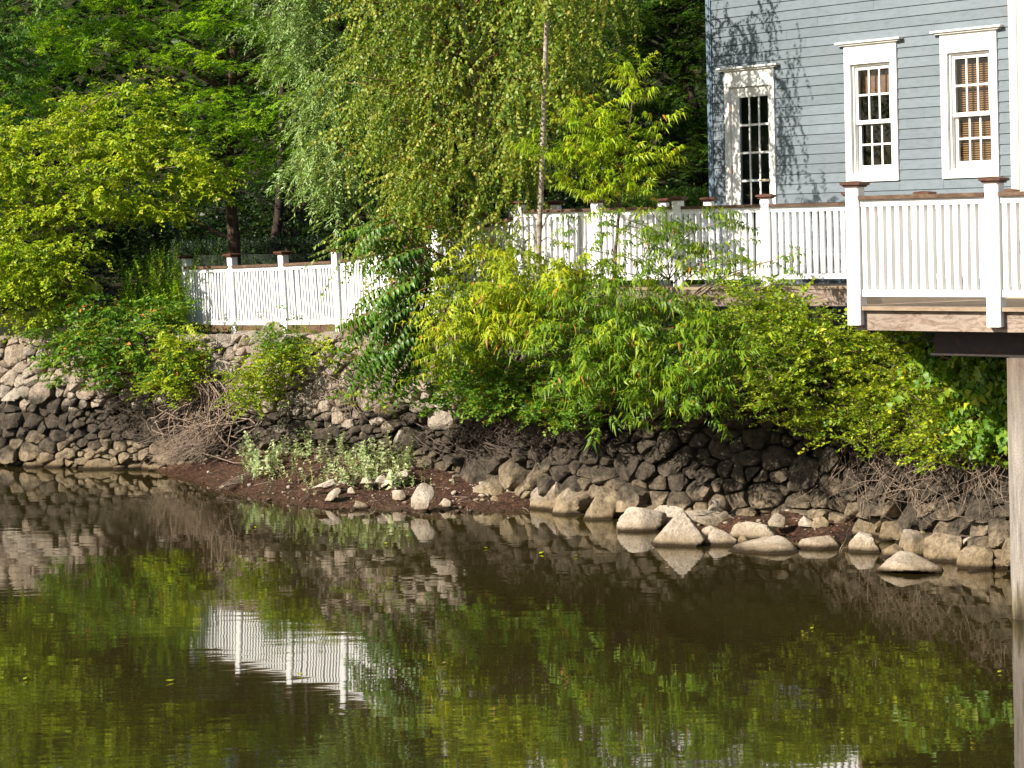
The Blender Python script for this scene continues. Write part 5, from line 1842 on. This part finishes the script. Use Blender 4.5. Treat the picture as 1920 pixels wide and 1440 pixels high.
for k, (lab, pa, pb, h, w, mname, dens, sz) in enumerate([
    ('long dark clipped hedge behind the short fence', XD(330, 39), XD(760, 37.5), 1.25, .5, 'leaf_yew', 2600, .035),
    ('glossy green hedge between the cherry sapling and the house corner', XD(1180, 31.5), XD(1420, 30.4), 1.85, .7, 'leaf_hedge', 2600, .05)]):
    g = np.random.default_rng(250 + k)
    d = (pb - pa); L = d.length; du = d.normalized(); n_ = Vector((du.y, -du.x, 0))
    t = empty('hedge', pa.lerp(pb, .5) + UP * 2.0, lab, 'hedge')
    mb = MB(); mb.box(pa.lerp(pb, .5) + UP * (2.0 + h * .45), du * (L / 2 - .05), n_ * (w * .36), UP * (h * .45)); mb.build('inner_twigs', MATS['leaf_yew'], t)
    u = g.uniform(0, L, dens); side = g.uniform(0, 1, dens)
    top = side < .4
    off = np.where(top, g.uniform(-w / 2, w / 2, dens), -w / 2 * np.where(g.random(dens) < .75, -1, 1) * np.ones(dens)) + g.normal(0, .04, dens)
    zz = np.where(top, h, g.uniform(.05, h, dens)) + g.normal(0, .03, dens)
    pos = np.array(pa)[None] + np.array(du)[None] * u[:, None] + np.array(n_)[None] * off[:, None] + np.array([0, 0, 2.0])[None] + np.array([0, 0, 1])[None] * zz[:, None]
    yaw = np.arctan2(n_.y, n_.x) * np.ones(dens) + g.normal(0, .9, dens)
    V, T, R = place(sp_alt(.12, 9, sz, sz * .5, (-.4, .8), .2, .2, (.4, 1.3)), pos, yaw, np.where(top, 1.1, .3) + g.normal(0, .3, dens), g.normal(0, .5, dens), g.uniform(.8, 1.2, dens), g.uniform(0, 1, dens), g)
    add_leaves(t, [(V, T, R)], mname, 'foliage')

# ---- dry vines, roots
def strands(name, lab, paths, m, r, seed, n=9, amp=.06, fr=1.6):
    mb = MB()
    for i, p in enumerate(paths):
        q = wobble(spline(p, n), amp, fr, seed + i)
        rr = r * (0.55 + .9 * ((i * 37) % 11) / 11)
        mb.tube(q, [rr * (1 - .55 * k / (n - 1)) for k in range(n)], 4)
    o = mb.build(name, MATS[m], None, smooth=True)
    return tag(o, lab, 'vine', None, 'thing')


g = np.random.default_rng(260)


def onwall(x, y, out):
    """a point in front of the wall's face seen near pixel (x, y)"""
    D = float(np.interp(x, [q[0] for q in FOOT], [q[1] for q in FOOT]))
    z = P(x, y, D).z
    p, d, n = wall_at(s_of(x), max(z, -.1), out)
    return Vector((p.x, p.y, P(x, y, p.y).z))


paths = []
for k in range(80):
    x0, y0 = g.normal(390, 34), g.uniform(680, 780)
    xe, ye = g.normal(385, 46), g.uniform(790, 868)
    xm = (x0 + xe) / 2 + g.normal(0, 34)
    paths.append([onwall(x0, y0, g.uniform(.02, .2)), onwall(xm, (y0 + ye) / 2 + g.normal(0, 14), g.uniform(.1, .45)), onwall(xe, ye, g.uniform(.1, .5))])
for k in range(12):
    x0 = g.uniform(355, 400); a = g.uniform(20, 46)
    paths.append([onwall(x0, 760, .15), onwall(x0 + a * .2, 712, .3), onwall(x0 + a, 735, .35), onwall(x0 + a * 1.1, 790, .3)])
paths.append([onwall(290, 790, .2), onwall(330, 778, .3), onwall(370, 785, .35), onwall(400, 770, .3), onwall(450, 745, .2)])
paths.append([onwall(440, 845, .2), onwall(420, 800, .4), onwall(405, 765, .35), onwall(385, 740, .2)])
strands('dry_vine_tangle', 'looping tangle of pale dry vine stems hanging down the wall', paths, 'dry_vine', .011, 3, 12, .1, 2.2)
paths = []
for k in range(85):
    a = g.uniform(-1, 1)
    x0, y0 = 392 + g.normal(0, 16), g.uniform(772, 800)
    xe = 372 + a * 46 + g.normal(0, 18); ye = 880 - abs(a - .2) * 16 - abs(g.normal(0, 18))
    paths.append([onwall(x0, y0, .12), onwall((x0 + xe) / 2 + 10, (y0 + ye) / 2 - 4, .35 + g.normal(0, .05)), onwall(xe, ye, .75 + g.normal(0, .08))])
strands('root_mat', 'grey fibrous root mat spreading to the mud below the vine tangle', paths, 'dry_vine', .0062, 60, 12, .12, 4)
paths = []
for k in range(150):
    x0 = g.uniform(210, 320); y0 = g.uniform(735, 800)
    paths.append([onwall(x0, y0, .05), onwall(x0 + g.normal(0, 14), y0 + 16, .2), onwall(x0 + g.normal(0, 22), y0 + g.uniform(20, 50), .12)])
strands('hanging_roots', 'fine grey hanging roots over the low stones below the sprawling shrub', paths, 'root_grey', .004, 90, 8, .09, 3)
paths = []
for k in range(170):
    x0 = g.uniform(830, 1110); y0 = g.uniform(762, 800)
    paths.append([onwall(x0, y0, .12), onwall(x0 + g.normal(0, 14), y0 + g.uniform(10, 30), .2), onwall(x0 + g.normal(0, 30), y0 + g.uniform(30, 70), .1)])
for k in range(26):
    x0 = g.uniform(760, 900); y0 = g.uniform(790, 840)
    paths.append([onwall(x0, y0, .1), onwall(x0 + 25, y0 + 10, .2), onwall(x0 + g.uniform(30, 90), y0 + g.uniform(0, 50), .12)])
strands('root_curtain', 'dark curtain of dead roots hanging under the ivy over the wall', paths, 'root_dark', .005, 130, 7, .05, 2.5)
strands('hanging_root', 'single long pale root hanging down the dark wall to the boulders', [[onwall(1010, 800, .2), onwall(1000, 840, .22), onwall(1006, 880, .18), onwall(985, 928, .3)], [onwall(1006, 880, .18), onwall(995, 905, .24), onwall(988, 925, .3)]], 'dry_vine', .008, 170, 12, .03, 3)
paths = []
for k in range(110):
    x0 = g.uniform(1560, 1885); y0 = g.uniform(820, 880)
    paths.append([onwall(x0, y0, .12), onwall(x0 + g.normal(0, 16), y0 + g.uniform(15, 40), .22), onwall(x0 + g.normal(0, 34), y0 + g.uniform(40, 130), .14)])
for k in range(46):
    x0, y0 = g.normal(1700, 70), g.uniform(880, 930)
    xe, ye = x0 + g.normal(0, 55), y0 + g.uniform(15, 75)
    paths.append([onwall(x0, y0, .14), onwall((x0 + xe) / 2 + g.normal(0, 12), (y0 + ye) / 2 + g.uniform(2, 26), .2), onwall(xe, ye, .14)])
paths.append([onwall(1885, 820, .4), onwall(1800, 860, .45), onwall(1720, 905, .4), onwall(1680, 935, .25)])
paths.append([onwall(1880, 790, .4), onwall(1830, 830, .45), onwall(1770, 860, .4)])
paths.append([onwall(1886, 870, .4), onwall(1850, 900, .4), onwall(1810, 915, .3)])
strands('dead_creeper', 'web of dead grey stems over the wall below the thicket near the pier', paths, 'dry_vine', .0042, 200, 12, .09, 2.6)
paths = []
for k in range(60):
    x0 = g.uniform(540, 690); y0 = g.uniform(690, 745)
    if x0 < 600 and g.random() < .5: continue
    paths.append([onwall(x0, y0, .05), onwall(x0 + g.normal(0, 10), y0 + 20, .14), onwall(x0 + g.normal(0, 22), y0 + g.uniform(30, 75), .1)])
strands('wall_creepers', 'pale dead creeper stems on the stones left of the drooping leaves', paths, 'dry_vine', .006, 240, 8, .06, 2.4)
paths = []
for k in range(26):
    paths.append([PZ(415 + g.normal(0, 6), 916 + g.normal(0, 3), .04) + Vector((0, 0, .02)), PZ(450 + g.normal(0, 4), 900 + g.normal(0, 3), .12) + Vector((0, 0, .03)), PZ(505 + g.normal(0, 14), 868 + g.normal(0, 5), .3) + Vector((0, 0, .03))])
strands('reed_bundle', 'bundle of grey dead reeds lying down the mud to the water', paths, 'dry_vine', .006, 280, 7, .015, 3)
paths = [[PZ(693, 962, .01), PZ(698, 945, .2), PZ(703, 938, .3)], [PZ(697, 958, .02), PZ(690, 946, .15), PZ(692, 934, .3)], [PZ(700, 960, .02), PZ(705, 950, .12), PZ(702, 935, .35)], [PZ(684, 966, .0), PZ(700, 964, .06), PZ(708, 962, .03)]]
strands('dead_twig', 'small bare twig sticking out of the water at the mud edge', paths, 'dry_vine', .006, 300, 7, .02, 3)
strands('thin_stick', 'thin curved stick standing in the water beside the wedge shaped boulder', [[PZ(1577, 1040, 0), PZ(1583, 1018, .15), PZ(1592, 990, .4)], [PZ(1583, 1018, .15), PZ(1576, 1030, .1), PZ(1575, 1042, .02)]], 'twig_pale', .007, 310, 8, .02, 3)
strands('bare_branch', 'bare forked branch among the cherry leaves below the walkway', [[P(1240, 545, 24.8), P(1290, 560, 24.7), P(1325, 600, 24.6)], [P(1325, 600, 24.6), P(1350, 590, 24.5), P(1375, 598, 24.5)]], 'twig_pale', .009, 320, 8, .0, 3)
strands('bare_branch', 'short bare stick in the bush below the forked branch', [[P(1290, 640, 24.5), P(1320, 648, 24.3), P(1350, 646, 24.3)]], 'twig_pale', .008, 330, 8, .03, 3)
strands('bare_branch', 'long bare stick crossing the lower part of the cherry bush', [[P(1150, 730, 24.7), P(1250, 715, 24.4), P(1310, 700, 24.3)]], 'twig_pale', .008, 340, 8, .03, 3)

paths = []
while len(paths) < 110:
    x, y = (g.uniform(380, 990), g.uniform(885, 955)) if len(paths) < 90 else (g.uniform(1280, 1570), g.uniform(965, 1008))
    q = PZ(x, y, .1); z = drop(q.x, q.y)
    if z is None or z < .005: continue
    a, L = g.uniform(0, 6.28), abs(g.normal(.12, .09)) + .04
    e = Vector((math.cos(a), math.sin(a), 0)) * L
    z2 = drop(q.x + e.x, q.y + e.y) or z
    A_, B_ = Vector((q.x, q.y, z + .006)), Vector((q.x + e.x, q.y + e.y, max(z2, z - .05) + .008))
    paths.append([A_, A_.lerp(B_, .5) + Vector((0, 0, .008)), B_])
tag(strands('mud_litter', 'broken twigs and dead stems littering the mud', paths, 'dry_vine', .005, 400, 4, .012, 6), None, 'litter', None, 'stuff')

# ---- leaves floating on the water
g = np.random.default_rng(270)
spots = [((798, 1036), 'brown leaf floating before the upright rock on mud'), ((915, 1028), 'tiny yellow leaf floating before the mossy flat rock'), ((1010, 1039), 'curled yellow leaf floating before the first wall foot boulder'),
         ((1078, 1042), 'star shaped yellow leaf floating before the second wall foot boulder'), ((720, 1020), 'pale leaf floating before the dead twig at the mud edge'), ((1247, 1066), 'small brown leaf floating below the pointed triangular boulder'),
         ((43, 1275), 'lone pale leaf floating in the lower corner of the river'), ((327, 1276), 'yellow leaf floating left of the mirrored fence'), ((556, 1265), 'yellow leaf floating across the mirrored fence'),
         ((828, 1245), 'brown leaf floating right of the mirrored fence'), ((1520, 1180), 'small leaf floating far out before the wide low boulder'), ((1870, 1262), 'leaf floating in the shade beside the pier'), ((480, 990), 'small leaf floating before the bundle of reeds')]
for k, ((x, y), lab_) in enumerate(spots):
    p = PZ(x, y, .006)
    V, T = leaf4(.09 if k in (3, 2, 7) else .055, .05 if k in (3, 2) else .03, .3, -.1)
    M = rot(g.uniform(0, 6.28), 0, g.normal(0, .15))[0]
    V = V @ M.T
    V[:, 2] += .004 - V[:, 2].min()
    o = np_mesh('floating_leaf', V + np.array(p)[None], np.array(T), MATS['leaf_yellow'], None, tuple(p), np.full(len(T), .99 if 'brown' in lab_ else .8))
    tag(o, lab_, 'leaf', 'leaves floating on the river')
print('leaf triangles', TRIS)
